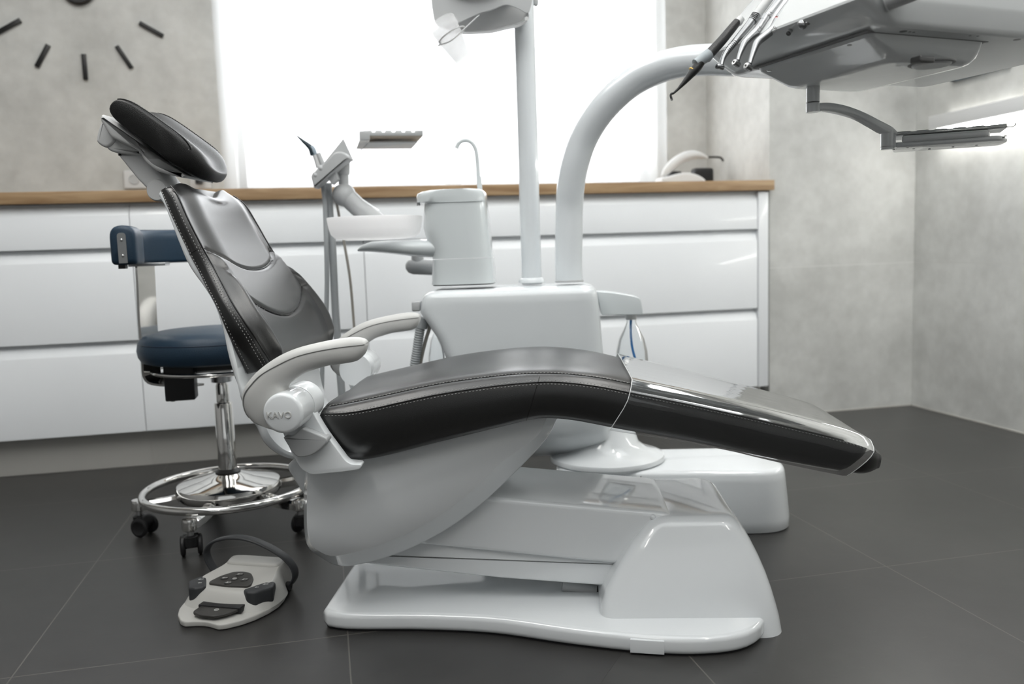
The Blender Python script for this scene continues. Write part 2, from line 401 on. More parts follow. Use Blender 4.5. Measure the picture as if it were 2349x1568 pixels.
# sheer curtain, two hanging widths with folds
def curtain(x0, x1, ph):
    y0 = YB-.045; n = 220; rows = [ZW0-.028, .6+ZW0, ZW1+.12]; vs = []
    for z in rows:
        for i in range(n+1):
            x = x0+(x1-x0)*i/n; vs.append((x, y0+.011*math.sin(x*46+ph)+.006*math.sin(x*19+ph*2), z))
    fs = [(r*(n+1)+i, r*(n+1)+i+1, (r+1)*(n+1)+i+1, (r+1)*(n+1)+i) for r in range(2) for i in range(n)]
    o = mk('sheer_curtain', vs, fs, 'sheer', angle=180)
    return o
xm = (XW0+XW1)/2+.25
tagt(curtain(XW0-.05, xm, .3), 'white sheer curtain over the window behind the reclined backrest', 'curtain', 'sheer curtains')
tagt(curtain(xm-.02, XW1+.028, 1.4), 'white sheer curtain ending beside the white curing light on the worktop', 'curtain', 'sheer curtains')
mb = MB(); mb += tube([(XW0-.15, YB-.045, ZW1+.14), (XW1+.1, YB-.045, ZW1+.14)], .012, 12)
for x in (XW0-.1, XW1+.06): mb += box(x-.01, x+.01, YB-.05, YB+.001, ZW1+.13, ZW1+.15, .002)
tagt(mb.mk('curtain_rod', 'steel'), 'steel curtain rod above the window', 'curtain rod')

# ------------------------------------------------------------------ drawer cabinets and worktop
zs = [at_y(0, 1012.8, YD).z, at_y(0, 797, YD).z, at_y(0, 577.6, YD).z, ZU]
x1 = at_y(293.8, 466, YD).x; x2 = at_y(836, 600, YD).x; x3 = at_y(1738, 525, YD).x; x4 = at_y(1761.5, 600, YD).x
x0 = x1-(x2-x1)
def front(xa, xb, za, zb):
    """drawer front: flat face, bevelled finger grip along its top edge"""
    t = .019; h = zb-za
    pr = [(YD+t, za), (YD+.001, za), (YD, za+.001), (YD, za+h-.042), (YD+.0015, za+h-.039), (YD+.015, za+h-.010), (YD+t, za+h-.008)]
    return loft([[(x, y, z) for y, z in pr] for x in (xa, xa+.0008, xb-.0008, xb)])
def cabinet(xa, xb, label, panel=None):
    t = thing('drawer_cabinet', label, 'cabinet', group='white drawer cabinets along the back wall'); t.location = ((xa+xb)/2, (YD+YB)/2, 0)
    off = -t.location
    def part(name, mb, m, par=None):
        o = mb.move(off).mk(name, m, par or t); return o
    c = MB(); c += box(xa+.001, (panel or xb)-.001, YD+.021, YB-.002, zs[0]+.002, ZU-.001, .001); part('body', c, 'cab')
    g = MB(); g += box(xa, (panel or xb), YF+.035, YF+.05, 0, zs[0]+.003, .001); part('plinth', g, 'plinth')
    for i in range(3):
        f = MB(); f += front(xa+.0012, xb-.0012, zs[i]+(.002 if i else 0), zs[i+1]-(.004 if i < 2 else .002)); part('drawer', f, 'cab')
    if panel:
        e = MB(); e += box(xb+.0018, panel, YD-.004, YB-.003, zs[0], ZU-.006, .001); part('end_panel', e, 'cab')
    return t
cabinet(x0, x1, 'white drawer cabinet nearest the clock, cut off by the photo edge')
cabinet(x1, x2, 'white drawer cabinet behind the blue stool')
cabinet(x2, x3, 'wide white drawer cabinet behind the treatment unit, with a narrow end panel', panel=x4)
mb = MB(); mb += box(x0-.3, XN-.001, YC, YB-.001, ZU, ZT, .0012); tagt(mb.mk('worktop', 'oak'), 'long oak worktop running over the white drawer cabinets', 'worktop')

# ------------------------------------------------------------------ wall clock of loose hour bars
C = at_y(180, -25, YB); c6a = at_y(186, 125, YB); c6b = at_y(190, 183, YB)
ra, rb = C.z-c6a.z, C.z-c6b.z
t = thing('wall_clock', 'large black wall clock of separate hour bars on the grey wall', 'clock'); t.location = (C.x, YB, C.z)
for k in range(12):
    a = k*PI/6; d = Vector((math.sin(a), 0, math.cos(a))); s = Vector((d.z, 0, -d.x)); hw = .0085
    P = [(d*ra-s*hw), (d*ra+s*hw), (d*rb+s*hw), (d*rb-s*hw)]
    m_ = MB(); m_ += slab([(p.x, p.z) for p in P], -.012, -.001, .001, XZ, 2); m_.mk('hour_mark', 'clockm', t)
m_ = MB(); m_ += lathe([(.062, 0), (.062, .018), (.058, .022), (.0, .022)], (0, -.001, 0), 40, (0, -1, 0)); m_.mk('hub', 'clockm', t)
for a, L in ((.9, .22), (-.7, .16)):
    d = Vector((math.sin(a), 0, math.cos(a))); s = Vector((d.z, 0, -d.x))*.006
    m_ = MB(); m_ += slab([((q.x), (q.z)) for q in (-s, s, d*L+s*.5, d*L-s*.5)], -.03, -.024, .001, XZ, 2); m_.mk('hand', 'clockm', t)

# ------------------------------------------------------------------ things above and on the worktop
def socket(xa, xb, ya, yb, label, plug=False):
    a = at_y(xa, yb, YB); b = at_y(xb, ya, YB)
    t = thing('wall_socket', label, 'socket', group='white sockets above the worktop'); t.location = ((a.x+b.x)/2, YB, (a.z+b.z)/2)
    w, h = abs(b.x-a.x)/2, abs(b.z-a.z)/2
    m_ = MB(); m_ += slab(rpoly([(-w, -h), (w, -h), (w, h), (-w, h)], .006), -.012, 0, .003, XZ); m_.mk('plate', 'white2', t)
    n = max(1, int(round(w/h)))
    for i in range(n):
        cx = (i-(n-1)/2)*2*w/n
        m_ = MB(); m_ += lathe([(.021, 0), (.021, .002), (.018, .003), (.017, .001), (0, .001)], (cx, -.012, 0), 24, (0, -1, 0)); m_.mk('outlet', 'lgrey', t)
    if plug:
        m_ = MB(); m_ += tube(cr([(-w*.0, -.012, 0), (-w*.0, -.05, 0), (0, -.055, -.02)], 10), .014, 12)
        m_.mk('plug', 'black', t)
socket(287, 380, 391, 433, 'white double wall socket above the worktop, just under the headrest arm')
socket(438, 482, 392, 434, 'white wall socket with a black plug, between headrest and backrest top', True)
# curing light on a cradle
YW = 3.42
def W(x, y, Y=YW): return at_y(x, y, Y)
zt = ZT+.0005
t = thing('curing_light_station', 'white curing light lying curved in its rounded cradle on the worktop', 'curing light'); o_ = W(1560, 414); t.location = (o_.x, YW, zt)
off = -t.location
k_ = (YW-3.16)/FPX
cr_ = [W(x, y) for x, y in ((1511, 414), (1513, 409), (1530, 404), (1555, 398), (1572, 397), (1590, 401), (1604, 408), (1611, 414))]
P = [(p.x, max(p.z, zt)) for p in cr([(q.x, q.z, 0) for q in cr_], 24) for p in [Vector((p[0], 0, p[1]))]]
lowz = zt
P = [(a, b) for a, b in P]+[(P[-1][0], lowz), (P[0][0], lowz)]
m_ = MB(); m_ += slab(P, YW-.04, YW+.05, .012, XZ); m_.move(off).mk('cradle', 'white2', t)
pp = cr([W(x, y) for x, y in ((1523, 402), (1533, 388), (1552, 370), (1572, 359), (1595, 355), (1622, 361))], 20)
rr = [.012, .016, .018, .019, .020, .021, .021, .021, .021, .021, .021, .021, .020, .020, .019, .017, .015, .012, .009, .006]
m_ = MB(); m_ += tube(pp, rr, 16, roundcap=True); m_.move(off).mk('handpiece_body', 'white2', t)
m_ = MB(); m_ += tube(cr([W(1622, 360), W(1650, 360.5), W(1656, 364), W(1659, 370)], 12), .0045, 10); m_.move(off).mk('light_guide', 'hub', t)
m_ = MB(); m_ += tube(cr([W(1521, 405), W(1540, 399), W(1562, 396)], 8), [.006, .008, .010, .011, .011, .010, .008, .006], 12); m_.move(off).mk('cradle_insert', 'black', t)
m_ = MB(); a = at_y(1594, 413, 3.55); b = at_y(1639, 384, 3.55)
m_ += box(a.x, b.x, 3.55, 3.60, zt, b.z, .012, .015)
tagt(m_.mk('dispenser_box', 'black'), 'small black box on the worktop behind the white curing light', 'box')

# ------------------------------------------------------------------ right wall: framed certificate, LED lamp bar
a = at_x(2188, 188.6, XR); b = at_x(2323.6, 150, XR); h = .34
y0_, y1_ = b.y, a.y; z0_ = (a.z+b.z)/2
t = thing('framed_certificate', 'certificate in a slate-blue frame on the wall above the lamp bar', 'picture'); t.location = (XR, (y0_+y1_)/2, z0_)
wy = (y1_-y0_)/2
def fr_piece(a0, a1, b0, b1, m, name, d=.018, par=None):
    q = MB(); q += slab([(a0, b0), (a1, b0), (a1, b1), (a0, b1)], -d, -.0005, .001, YZ, 2); return q.mk(name, m, par or t)
q = MB()
fw_ = .022
for a0, a1, b0, b1 in ((-wy, wy, 0, fw_), (-wy, wy, h-fw_, h), (-wy, -wy+fw_, 0, h), (wy-fw_, wy, 0, h)): q += slab([(a0, b0), (a1, b0), (a1, b1), (a0, b1)], -.018, -.0005, .001, YZ, 2)
q.mk('frame', 'frame', t)
sheet = fr_piece(-wy+fw_, wy-fw_, fw_, h-fw_, 'paper', 'sheet', .008)
q = MB(); e_ = fw_
for a0, a1, b0, b1 in ((-wy+e_, wy-e_, e_, e_+.004), (-wy+e_, -wy+e_+.004, e_, h-e_), (wy-e_-.004, wy-e_, e_, h-e_)): q += slab([(a0, b0), (a1, b0), (a1, b1), (a0, b1)], -.0095, -.006, 0, YZ, 1)
q.mk('border_line', 'orange', t)
for i in range(5):
    for j in range(3):
        q = MB()
        cy_ = -wy+.07+j*.10; q += slab([(cy_, .07+i*.045), (cy_+.06-.012*((i+j) % 3), .07+i*.045), (cy_+.06-.012*((i+j) % 3), .073+i*.045), (cy_, .073+i*.045)], -.0088, -.006, 0, YZ, 1)
        q.mk('text_line', 'faint', sheet)
a = at_x(2129.5, 267.7, XR-.05); a2 = at_x(2129.5, 290, XR-.05)
yl, zl = a.y, a.z
zb_ = zl-.062
t = thing('lamp_bar', 'long white lamp bar on the wall, glowing strip along its underside', 'lamp'); t.location = (XR, yl-.8, zl)
q = MB(); q += box(-.05, -.0005, -.8, .8, -.055, 0, .004); q.mk('housing', 'white2', t)
q = MB(); q += box(-.046, -.004, -.79, .76, -.078, -.0555, .006); q.mk('light_strip', 'led', t)
q = MB(); q += box(-.024, -.004, -.78, .74, .0005, .003, .001); q.mk('uplight_strip', 'led_soft', t)

# ------------------------------------------------------------------ ceiling lamps
for i, (x, y) in enumerate(((-.9, .9), (1.1, .9), (-.9, -1.0), (1.1, -1.0), (-.9, 2.3), (1.5, 2.3))):
    t = thing('ceiling_lamp', 'long white ceiling lamp above the room', 'lamp', group='ceiling lamps'); t.location = (x, y, CEIL)
    q = MB(); q += box(-.09, .09, -.65, .65, -.05, 0, .006); q.mk('housing', 'white2', t)
    q = MB(); q += box(-.075, .075, -.63, .63, -.058, -.0505, .003); q.mk('diffuser', 'panel', t)
wd = bpy.data.worlds.new('world'); sc.world = wd; wd.use_nodes = True
wd.node_tree.nodes['Background'].inputs[0].default_value = (.8, .88, 1, 1); wd.node_tree.nodes['Background'].inputs[1].default_value = .6
def area_l(name, loc, rot, sx, sy_, e, col):
    l = bpy.data.lights.new(name, 'AREA'); l.shape = 'RECTANGLE'; l.size = sx; l.size_y = sy_; l.energy = e; l.color = col
    o = bpy.data.objects.new(name, l); COL.objects.link(o); o.location = loc; o.rotation_euler = rot; return o
area_l('window_daylight', ((XW0+XW1)/2, YB+.12, (ZW0+ZW1)/2), (-PI/2, 0, 0), XW1-XW0-.15, ZW1-ZW0-.15, 18, (.965, .985, 1))
area_l('ceiling_glow', (.35, 1.0, CEIL-.08), (0, 0, 0), 3.6, 3.2, 62, (.965, .995, 1))
area_l('front_fill', (-.3, YK+.05, 1.5), (PI/2, 0, 0), 3.2, 1.6, 5, (.93, .98, 1))  # added soft front fill from behind the camera; no window is built there

# ================================================================== PATIENT CHAIR (own axes: x to the foot end, y away from the viewer)
A_ = math.radians(-15.8)
F = Fr(Vector((math.sin(-A_)*1.75, math.cos(A_)*1.75, 0)), A_)
chair = thing('dental_chair', 'reclined dental chair, black leather cushions on a glossy white base, filling the middle', 'dental chair', F)
def fp(pts, c): return [F.v(x, y, c) for x, y in pts]
def f2(pts, c): return [(p.x, p.z) for p in fp(pts, c)]
def ch(name, mb, m, par=None, **k): return mb.mk(name, m, par or chair, **k)
# --- floor plate
near = [F.z(x, y, 0) for x, y in ((752, 1443), (800, 1449), (970, 1450), (1130, 1458), (1300, 1482), (1445, 1499), (1560, 1507), (1650, 1504), (1710, 1493), (1745, 1473), (1757, 1452))]
nn = [(p.x, p.y) for p in cr(near, 44)]
xl = nn[0][0]; yl_ = nn[0][1]
P = [(xl-.012, yl_+.016)]+nn+[(nn[-1][0]+.002, nn[-1][1]+.03)]
P = P+[(x, -y) for x, y in P[::-1]]
m_ = MB(); m_ += slab(P, .002, .037, .011, XY, 5, None); base = ch('base_plate', m_, 'white')
m_ = MB()                                             # rubber seal under the plate
m_ += slab(inset([Vector(p) for p in P], .006), 0, .004, 0, XY); ch('floor_seal', m_, 'black', base)
q = [F.z(x, y, 0) for x, y in ((1446, 1500), (1524, 1505))]
m_ = MB(); d_ = (q[1]-q[0]).normalized(); nrm_ = Vector((d_.y, -d_.x, 0))
a, b = q[0], q[1]
pp = [a+nrm_*.003, b+nrm_*.003, b-nrm_*.03, a-nrm_*.03]
m_ += slab([(p.x, p.y) for p in pp], .004, .030, .0015, XY); ch('access_cover', m_, 'white', base)
# --- column housing at the foot end
zt_ = [0, .02, .05, .09, .13, .165, .19, .204, .213, .217]
def col_ring(z, uL, uR, b, e, bt=None):
    out = []; n = 56
    for j in range(n):
        t = 2*PI*j/n; c_, s_ = math.cos(t), math.sin(t)
        x = math.copysign(abs(c_)**(2/e), c_); y = math.copysign(abs(s_)**(2/e), s_)
        out.append(Vector(((uL+uR)/2+(uR-uL)/2*x, b*y, z)))
    return out
Lp = f2([(1378, 1392), (1392, 1355), (1422, 1308), (1452, 1266), (1481, 1234), (1505, 1207), (1521, 1190), (1536, 1177)], -.19)
Rp = f2([(1797, 1452), (1790, 1410), (1777, 1360), (1759, 1308), (1739, 1264), (1718, 1228), (1703, 1208)], -.18)
def interp(L, z, i):
    L = sorted(L, key=lambda p: p[1])
    if z <= L[0][1]: return L[0][0]
    for k in range(len(L)-1):
        if L[k][1] <= z <= L[k+1][1]:
            s = (z-L[k][1])/(L[k+1][1]-L[k][1]); return L[k][0]*(1-s)+L[k+1][0]*s
    return L[-1][0]
ztop = max(Lp[-1][1], Rp[-1][1])
rings = []
Z = [0, .012, .03, .05, .08, .11, .14, .165, .180, .190, .197, .203, .2075, .2105, .212]
for z in Z:
    uL, uR = interp(Lp, z, 0), interp(Rp, z, 0); f = z/.212
    b = .212-.038*f-.030*f**3; g = 0
    if z > .197:
        k = min(1, (z-.197)/.015); g = .013*(1-math.sqrt(max(0, 1-k*k)))
    rings.append([Vector((p.x, p.y, z)) for p in rpoly([(uL+g, -b+g), (uR-g*1.5, -b+g), (uR-g*1.5, b-g), (uL+g, b-g)], [.028, .05-.02*f, .05-.02*f, .028], 7)])
m_ = MB(); m_ += loft(rings); colh = ch('column_housing', m_, 'white', angle=50)
# lip / slot where the lift arm enters: two dark lines over the top
sl = cr([F.v(1548, 1171, -.135)]+[F.v(1530, 1120, -.02)]+[F.v(1512, 1092, .12)], 12)
ux = interp(Lp, .212, 0)
q = MB(); q += tube([Vector((ux-.001, -.128, .2085)), Vector((ux-.003, 0, .2105)), Vector((ux-.001, .128, .2085))], .0065, 16, roundcap=True); ch('arm_collar', q, 'white', colh)
sz = F.v(1530, 1177, -.128).z
q = MB(); q += box(ux-.020, ux-.002, -.126, .126, sz-.004, sz+.0022, .001); ch('arm_slot', q, 'black', colh)
# --- lift arm, two shells
Pu = f2([(1000, 1125), (1128, 1141), (1545, 1178), (1560, 1260), (1430, 1296), (1150, 1268), (930, 1246), (900, 1200)], -.13)
m_ = MB(); m_ += slab(rpoly(Pu, [.01, .02, .02, .01, .002, .002, .01, .02]), -.13, .13, .010, XZ, 5); ch('lift_arm', m_, 'white')
Pl = f2([(815, 1268), (960, 1240), (1440, 1290), (1420, 1346), (1150, 1326), (830, 1292)], -.12)
m_ = MB(); m_ += slab(rpoly(Pl, .006), -.12, .12, .006, XZ, 4); ch('lower_link', m_, 'white')
m_ = MB(); a, b = F.v(1290, 1342, -.07), F.v(1368, 1354, -.07); m_ += tube([a, a.lerp(b, .9), b], .011, 20); cyl = ch('actuator_rod', m_, 'lgrey')
m_ = MB(); c = b+(b-a)*.5; m_ += tube([b, c], .010, 20); m_ += tube([b+(b-a)*.12, b+(b-a)*.16], .012, 20); ch('rod_end', m_, 'black', cyl)
# --- seat carrier: big white shell with a chamfered lower lip
IN = [(706, 1078), (704, 1140), (704.6, 1209), (712, 1244), (728, 1261), (769, 1274), (884, 1243), (989, 1193), (1076, 1130), (1146, 1063), (1233, 998), (1258, 948), (1100, 982), (960, 1016), (839, 1042), (760, 1055)]
OUT = [(700, 1078), (698, 1140), (699, 1209), (706, 1250), (730, 1272), (785, 1297), (890, 1276), (995, 1230), (1080, 1174.5), (1159, 1105), (1250, 1010), (1284, 950), (1100, 982), (960, 1016), (839, 1042), (760, 1055)]
N_ = 90
def res2(P, cv): 
    Q = f2(P, cv); a = cr([(x, 0, z) for x, z in Q[:12]], 64); b = cr([(x, 0, z) for x, z in Q[11:]+Q[:1]], 28)
    return [(p.x, p.z) for p in a+b[1:-1]]
I2, O2 = res2(IN, -.19), res2(OUT, -.15)
def mixp(A, B, t): return [(a[0]*(1-t)+b[0]*t, a[1]*(1-t)+b[1]*t) for a, b in zip(A, B)]
def up_(P, d): return [(x, z) for x, z in P]
rings = []
for v, t, ins in ((-.190, 0, .0), (-.1885, .04, 0), (-.185, .14, 0), (-.160, .86, 0), (-.155, .97, 0), (-.150, 1.0, 0), (.150, 1.0, 0), (.155, .97, 0), (.160, .86, 0), (.185, .14, 0), (.1885, .04, 0), (.19, 0, .0)):
    Q = mixp(I2, O2, t)
    if ins: Q = [(p.x, p.y) for p in inset([Vector(p) for p in Q], ins)]
    rings.append([Vector((x, v, z)) for x, z in Q])
m_ = MB(); m_ += loft(rings); ch('seat_carrier', m_, 'white', angle=60)
Pr = f2([(654, 1070), (676, 1050), (705, 1040), (780, 1040), (780, 1150), (720, 1165), (690, 1130)], -.12)
m_ = MB(); m_ += slab(rpoly(Pr, [.012, .01, .01, .005, .005, .01, .02]), -.12, .12, .01, XZ); ch('rear_cover', m_, 'white')

# --- seat and leg cushion
BW = [(738, .222), (762, .228), (860, .230), (1000, .232), (1226, .232), (1350, .225), (1456, .215), (1600, .200), (1740, .188), (1860, .182), (1934, .179), (1975, .178), (2004, .177), (2010, .168), (2014, .152), (2018, .130)]
TOP = [(738, 933), (790, 921), (860, 905), (1000, 875), (1139, 857), (1226, 852), (1300, 854), (1380, 863), (1456, 878), (1597, 907), (1716, 934), (1816, 958), (1934, 988), (1980, 1003), (2004, 1016), (2018, 1032)]
BOT = [(733, 1000), (770, 1052), (840, 1057), (1000, 1019), (1139, 985), (1226, 965), (1275, 964), (1331, 971), (1428, 990), (1569, 1014), (1737, 1048), (1860, 1071), (1951, 1086), (1985, 1091), (2008, 1088), (2016, 1078)]
CV = -.222

def lin(L, x):
    if x <= L[0][0]: return L[0][1]
    for k in range(len(L)-1):
        if x <= L[k+1][0]:
            s = (x-L[k][0])/(L[k+1][0]-L[k][0]); s = s*s*(3-2*s) if False else s
            return L[k][1]*(1-s)+L[k+1][1]*s
    return L[-1][1]
def pxb(x): return -(lin(BW, x)-.008)
def smlin(L, x, w=.005): return sum(lin(L, x+d*w) for d in (-2, -1, 0, 1, 2))/5
T3 = cr([F.v(x, y, pxb(x)) for x, y in TOP], 100); B3 = cr([F.v(x, y, pxb(x)) for x, y in BOT], 100)
bwl = [(F.v(x, 950, pxb(x)).x, b) for x, b in BW]
# cross section: (distance in from the side edge, height fraction, side)
HALF = [(.050, -.0), (.028, -.005), (.012, .03), (.003, .12), (-.001, .30), (-.002, .5), (-.001, .68), (.003, .785), (.0035, .80), (.0065, .812), (.010, .845), (.016, .885), (.023, .915), (.030, .926), (.033, .924), (.037, .945), (.044, .972), (.056, .990), (.075, 1.0), (.105, 1.0), (.14, .995)]
def seat_pt(i, j, sgn, out=0.0, b=None):
    t, bo = T3[i], B3[i]; b = b or smlin(bwl, t.x)
    dv, f = HALF[j]; k = min(1, b/.15)
    p = bo.lerp(t, f); return Vector((p.x, sgn*(b-dv*k+out), p.z))
rings = []
for i in range(100):
    r = [seat_pt(i, j, -1) for j in range(len(HALF))]
    b = smlin(bwl, T3[i].x); c = Vector((T3[i].x, 0, T3[i].z-.003*min(1, b/.2)))
    r.append(c); r += [seat_pt(i, j, 1) for j in range(len(HALF)-1, -1, -1)]
    rings.append(r)
m_ = MB(); m_ += loft(rings); seat = ch('seat_cushion', m_, 'leather_gloss', angle=80)
# side panel leather strip is the same hide; seams and stitching
k_ = min(range(100), key=lambda i: abs(T3[i].x-F.v(1242, 900, pxb(1242)).x))
for s_ in (-1, 1):
    sm = MB()
    sm += tube([seat_pt(i, 8, s_, .0006) for i in range(1, 96)], .0011, 6); sm += tube([seat_pt(i, 14, s_, -.0) + Vector((0, 0, .0006)) for i in range(1, 96)], .0013, 6)
    sm += tube([seat_pt(k_, j, s_, .0003) for j in range(1, 12)], .0007, 5)
    ch('seam_piping', sm, 'piping', seat)
for s_ in (-1, 1):
    st = MB()
    for j, o_, dz in ((7, .0015, -.0022), (9, .0010, .0016), (13, .0010, .0018)):
        st += dashes([seat_pt(i, j, s_, o_)+Vector((0, 0, dz)) for i in range(1, 97)], .0035, .003, .00075)
    ch('stitching', st, 'thread', seat)
# clear vinyl cover over the foot end
i0 = min(range(100), key=lambda i: abs(T3[i].x-F.v(1456, 880, pxb(1456)).x)); i1 = min(range(100), key=lambda i: abs(T3[i].x-F.v(2003, 1020, pxb(1998)).x))
FH = [(-.002, .03), (-.005, .12), (-.007, .30), (-.008, .5), (-.007, .66), (-.004, .79), (.004, .90), (.018, .99), (.0225, 1.02), (.027, 1.035), (.06, 1.04), (.11, 1.042)]
rings = []
for i in range(i0, i1+1):
    t, bo = T3[i], B3[i]; b = smlin(bwl, t.x); k = min(1, b/.15)
    if i == i0: pass
    h = lambda s_: [Vector((bo.lerp(t, f).x-.026*max(0, .6-f)*max(0, 1-(i-i0)/14)-.050*max(0, .8-f)**1.3*max(0, 1-(i1-i)/22), s_*(b-dv*k), bo.lerp(t, f).z)) for dv, f in FH]
    rings.append(h(-1)+h(1)[::-1])
m_ = MB(); m_ += loft(rings, (False, False), closed=False); film = ch('foot_cover', m_, 'film', angle=28, label='clear plastic foot cover')
M['film_edge'] = mat('film_edge', (.75, .76, .76), .2)
for k_ in (0, -1): m_ = MB(); m_ += tube(rings[k_], .0008, 5); ch('cover_edge', m_, 'film_edge', film)

# --- backrest
#        shell edge    leather rear   front seam    half width
BS = [((359, 452), (367, 438), (386, 419), .150), ((366, 474), (377, 468), (407, 448), .172), ((383, 512), (398, 512), (431, 500), .182), ((402, 558), (420, 558), (455, 548), .186),
      ((425, 612), (444, 608), (482, 598), .192), ((449, 662), (470, 660), (512, 652), .215), ((474, 712), (496, 708), (543, 708), .235), ((500, 768), (520, 765), (577, 762), .240), ((525, 826), (542, 812), (604, 806), .228), ((556, 884), (566, 858), (628, 842), .205)]
nS = 120
def cs(ix): return cr([F.v(*b[ix], -b[3]) for b in BS], nS)
SO, SR, SF = cs(0), cs(1), cs(2)
SB = [p[0] for p in cr([(b[3], i*.05, 0) for i, b in enumerate(BS)], nS)]
def sstep(a, b, x): t = min(1, max(0, (x-a)/(b-a))); return t*t*(3-2*t)
def front_h(t, s):
    """how far the face stands proud of the side seam; t across -1..1, s down 0..1"""
    at = abs(t)
    u1 = .355+.135*max(0, 1-(at/.97)**2.2) if at < .97 else .355      # upper U seam
    u2 = .625+.145*max(0, 1-(at/.80)**2) if at < .80 else .625         # lower U seam
    tw = .955-.17*sstep(.355, .64, s)                                  # seam between pad and side wing
    up = .017*sstep(1.0, .58, at)-.013*(1-at*at)
    wing = .021*sstep(1.0, .86, at)*(.4+.6*sstep(.35, .6, s))
    pad = .013*sstep(.355, .45, s)+.004-.012*(1-at*at)
    kw = sstep(tw-.03, tw+.03, at)
    lo = pad*(1-kw)+wing*kw
    k = sstep(u1-.012, u1+.012, s)
    h = up*(1-k)+lo*k
    h -= .006*math.exp(-((s-u1)/.009)**2)*sstep(1, .93, at)
    if s > u1: h -= .0045*math.exp(-((at-tw)/.022)**2)*sstep(u1, u1+.03, s)
    if at < .80: h -= .004*sstep(u2-.010, u2+.010, s)*sstep(.80, .65, at)*sstep(1, .85, s)+.005*math.exp(-((s-u2)/.008)**2)
    h *= sstep(0, .08, s)*.15+.85
    h *= 1-.55*sstep(.9, 1, s)
    return h
NT = 56
def bpt(i, t):
    s = i/(nS-1); nrm = (SF[i]-SR[i]).normalized(); b = SB[i]
    at = abs(t); sn = -1 if t < 0 else 1
    base_ = SF[i]; v = b*(1-.00)*at
    if at > .86: v = b*(.86+.14*math.sin((at-.86)/.14*PI/2)) if False else b*at
    p = base_+nrm*front_h(t, s); tang = (SF[min(i+1, nS-1)]-SF[max(i-1, 0)]).normalized()
    dip = (.040*math.exp(-(at/.34)**2)+.020*sstep(.74, 1.0, at))*sstep(.12, 0, s)**1.0 if s < .12 else 0
    dip = (.040*math.exp(-(at/.45)**2))*(1-sstep(0, .16, s))+.016*sstep(.7, 1, at)*(1-sstep(0, .1, s))
    p = p+tang*dip
    return Vector((p.x, sn*v, p.z))
rings = []
for i in range(nS):
    s = i/(nS-1); r = []; nrm = (SF[i]-SR[i]).normalized(); tang = (SF[min(i+1, nS-1)]-SF[max(i-1, 0)]).normalized()
    dd = .016*(1-sstep(0, .1, s))
    for sn in (-1,):
        for f, bu in ((0, -.004), (.12, .0), (.35, .0045), (.62, .005), (.85, .002)):
            q = SR[i].lerp(SF[i], f)+tang*dd*f; r.append(Vector((q.x, sn*(SB[i]+bu), q.z)))
    for j in range(NT+1):
        t = -1+2*j/NT; r.append(bpt(i, t))
    for f, bu in ((.85, .002), (.62, .005), (.35, .0045), (.12, 0), (0, -.004)):
        q = SR[i].lerp(SF[i], f)+tang*dd*f; r.append(Vector((q.x, SB[i]+bu, q.z)))
    rings.append(r)
# round off the top rim
def shrink(r, k, d):
    c = sum(r, Vector())/len(r); a = SR[0].copy(); out = []
    mid = SR[0].lerp(SF[0], .45)
    tang = (SF[0]-SF[2]).normalized()
    for p in r:
        at = min(1, abs(p.y)/SB[0]); m2 = mid-tang*(.040*math.exp(-(at/.45)**2)+.012*sstep(.7, 1, at))
        q = Vector((m2.x+(p.x-m2.x)*k, p.y*(1-(1-k)*.10), m2.z+(p.z-m2.z)*k)); out.append(q+tang*d)
    return out
top = rings[0]
rings = [shrink(top, .30, .0095), shrink(top, .62, .0085), shrink(top, .86, .005)]+rings
m_ = MB(); m_ += loft(rings); back = ch('backrest_cushion', m_, 'leather_gloss', angle=75)
for sn in (-1, 1):
    sm = MB(); st = MB()
    L1 = [Vector((SF[i].x, sn*(SB[i]+.0008), SF[i].z)) for i in range(3, nS-2)]
    sm += tube(L1, .0013, 6)
    st += dashes([Vector((p.x, sn*(SB[i]+.0052), p.z)) for i in range(2, nS-2) for p in [SR[i].lerp(SF[i], .72)]], .0042, .0026, .0008)
    st += dashes([Vector((p.x, sn*(SB[i]+.0018), p.z)) for i in range(2, nS-2) for p in [SR[i].lerp(SF[i], .16)]], .0042, .0026, .0008)
    st += dashes([Vector((p.x, sn*(SB[i]+.0038), p.z)) for i in range(40, nS-2) for p in [SR[i].lerp(SF[i], .84)]], .0035, .0022, .0006)
    k_ = int(.355*nS); sm += tube([Vector((p.x, sn*(SB[k_]+bu+.0004), p.z)) for f, bu in ((0, -.004), (.12, 0), (.35, .0045), (.62, .005), (.85, .002), (1, 0)) for p in [SR[k_].lerp(SF[k_], f)]], .0008, 5)
    ch('seam_piping', sm, 'piping', back); ch('stitching', st, 'thread', back)
sm = MB()
def useam(uf, tmax, off):
    pts = []
    for j in range(61):
        t = -tmax+2*tmax*j/60; s = uf(abs(t)); i = s*(nS-1)
        a = int(i); f = i-a; p = bpt(a, t).lerp(bpt(min(a+1, nS-1), t), f); nrm = (SF[a]-SR[a]).normalized(); pts.append(p+nrm*off)
    return pts
sm += tube(useam(lambda a: .355+.135*max(0, 1-(a/.97)**2.2), .955, .001), .0016, 6)
sm += tube(useam(lambda a: .625+.145*max(0, 1-(a/.80)**2), .775, .001), .0013, 6)
ch('panel_seam', sm, 'piping', back)
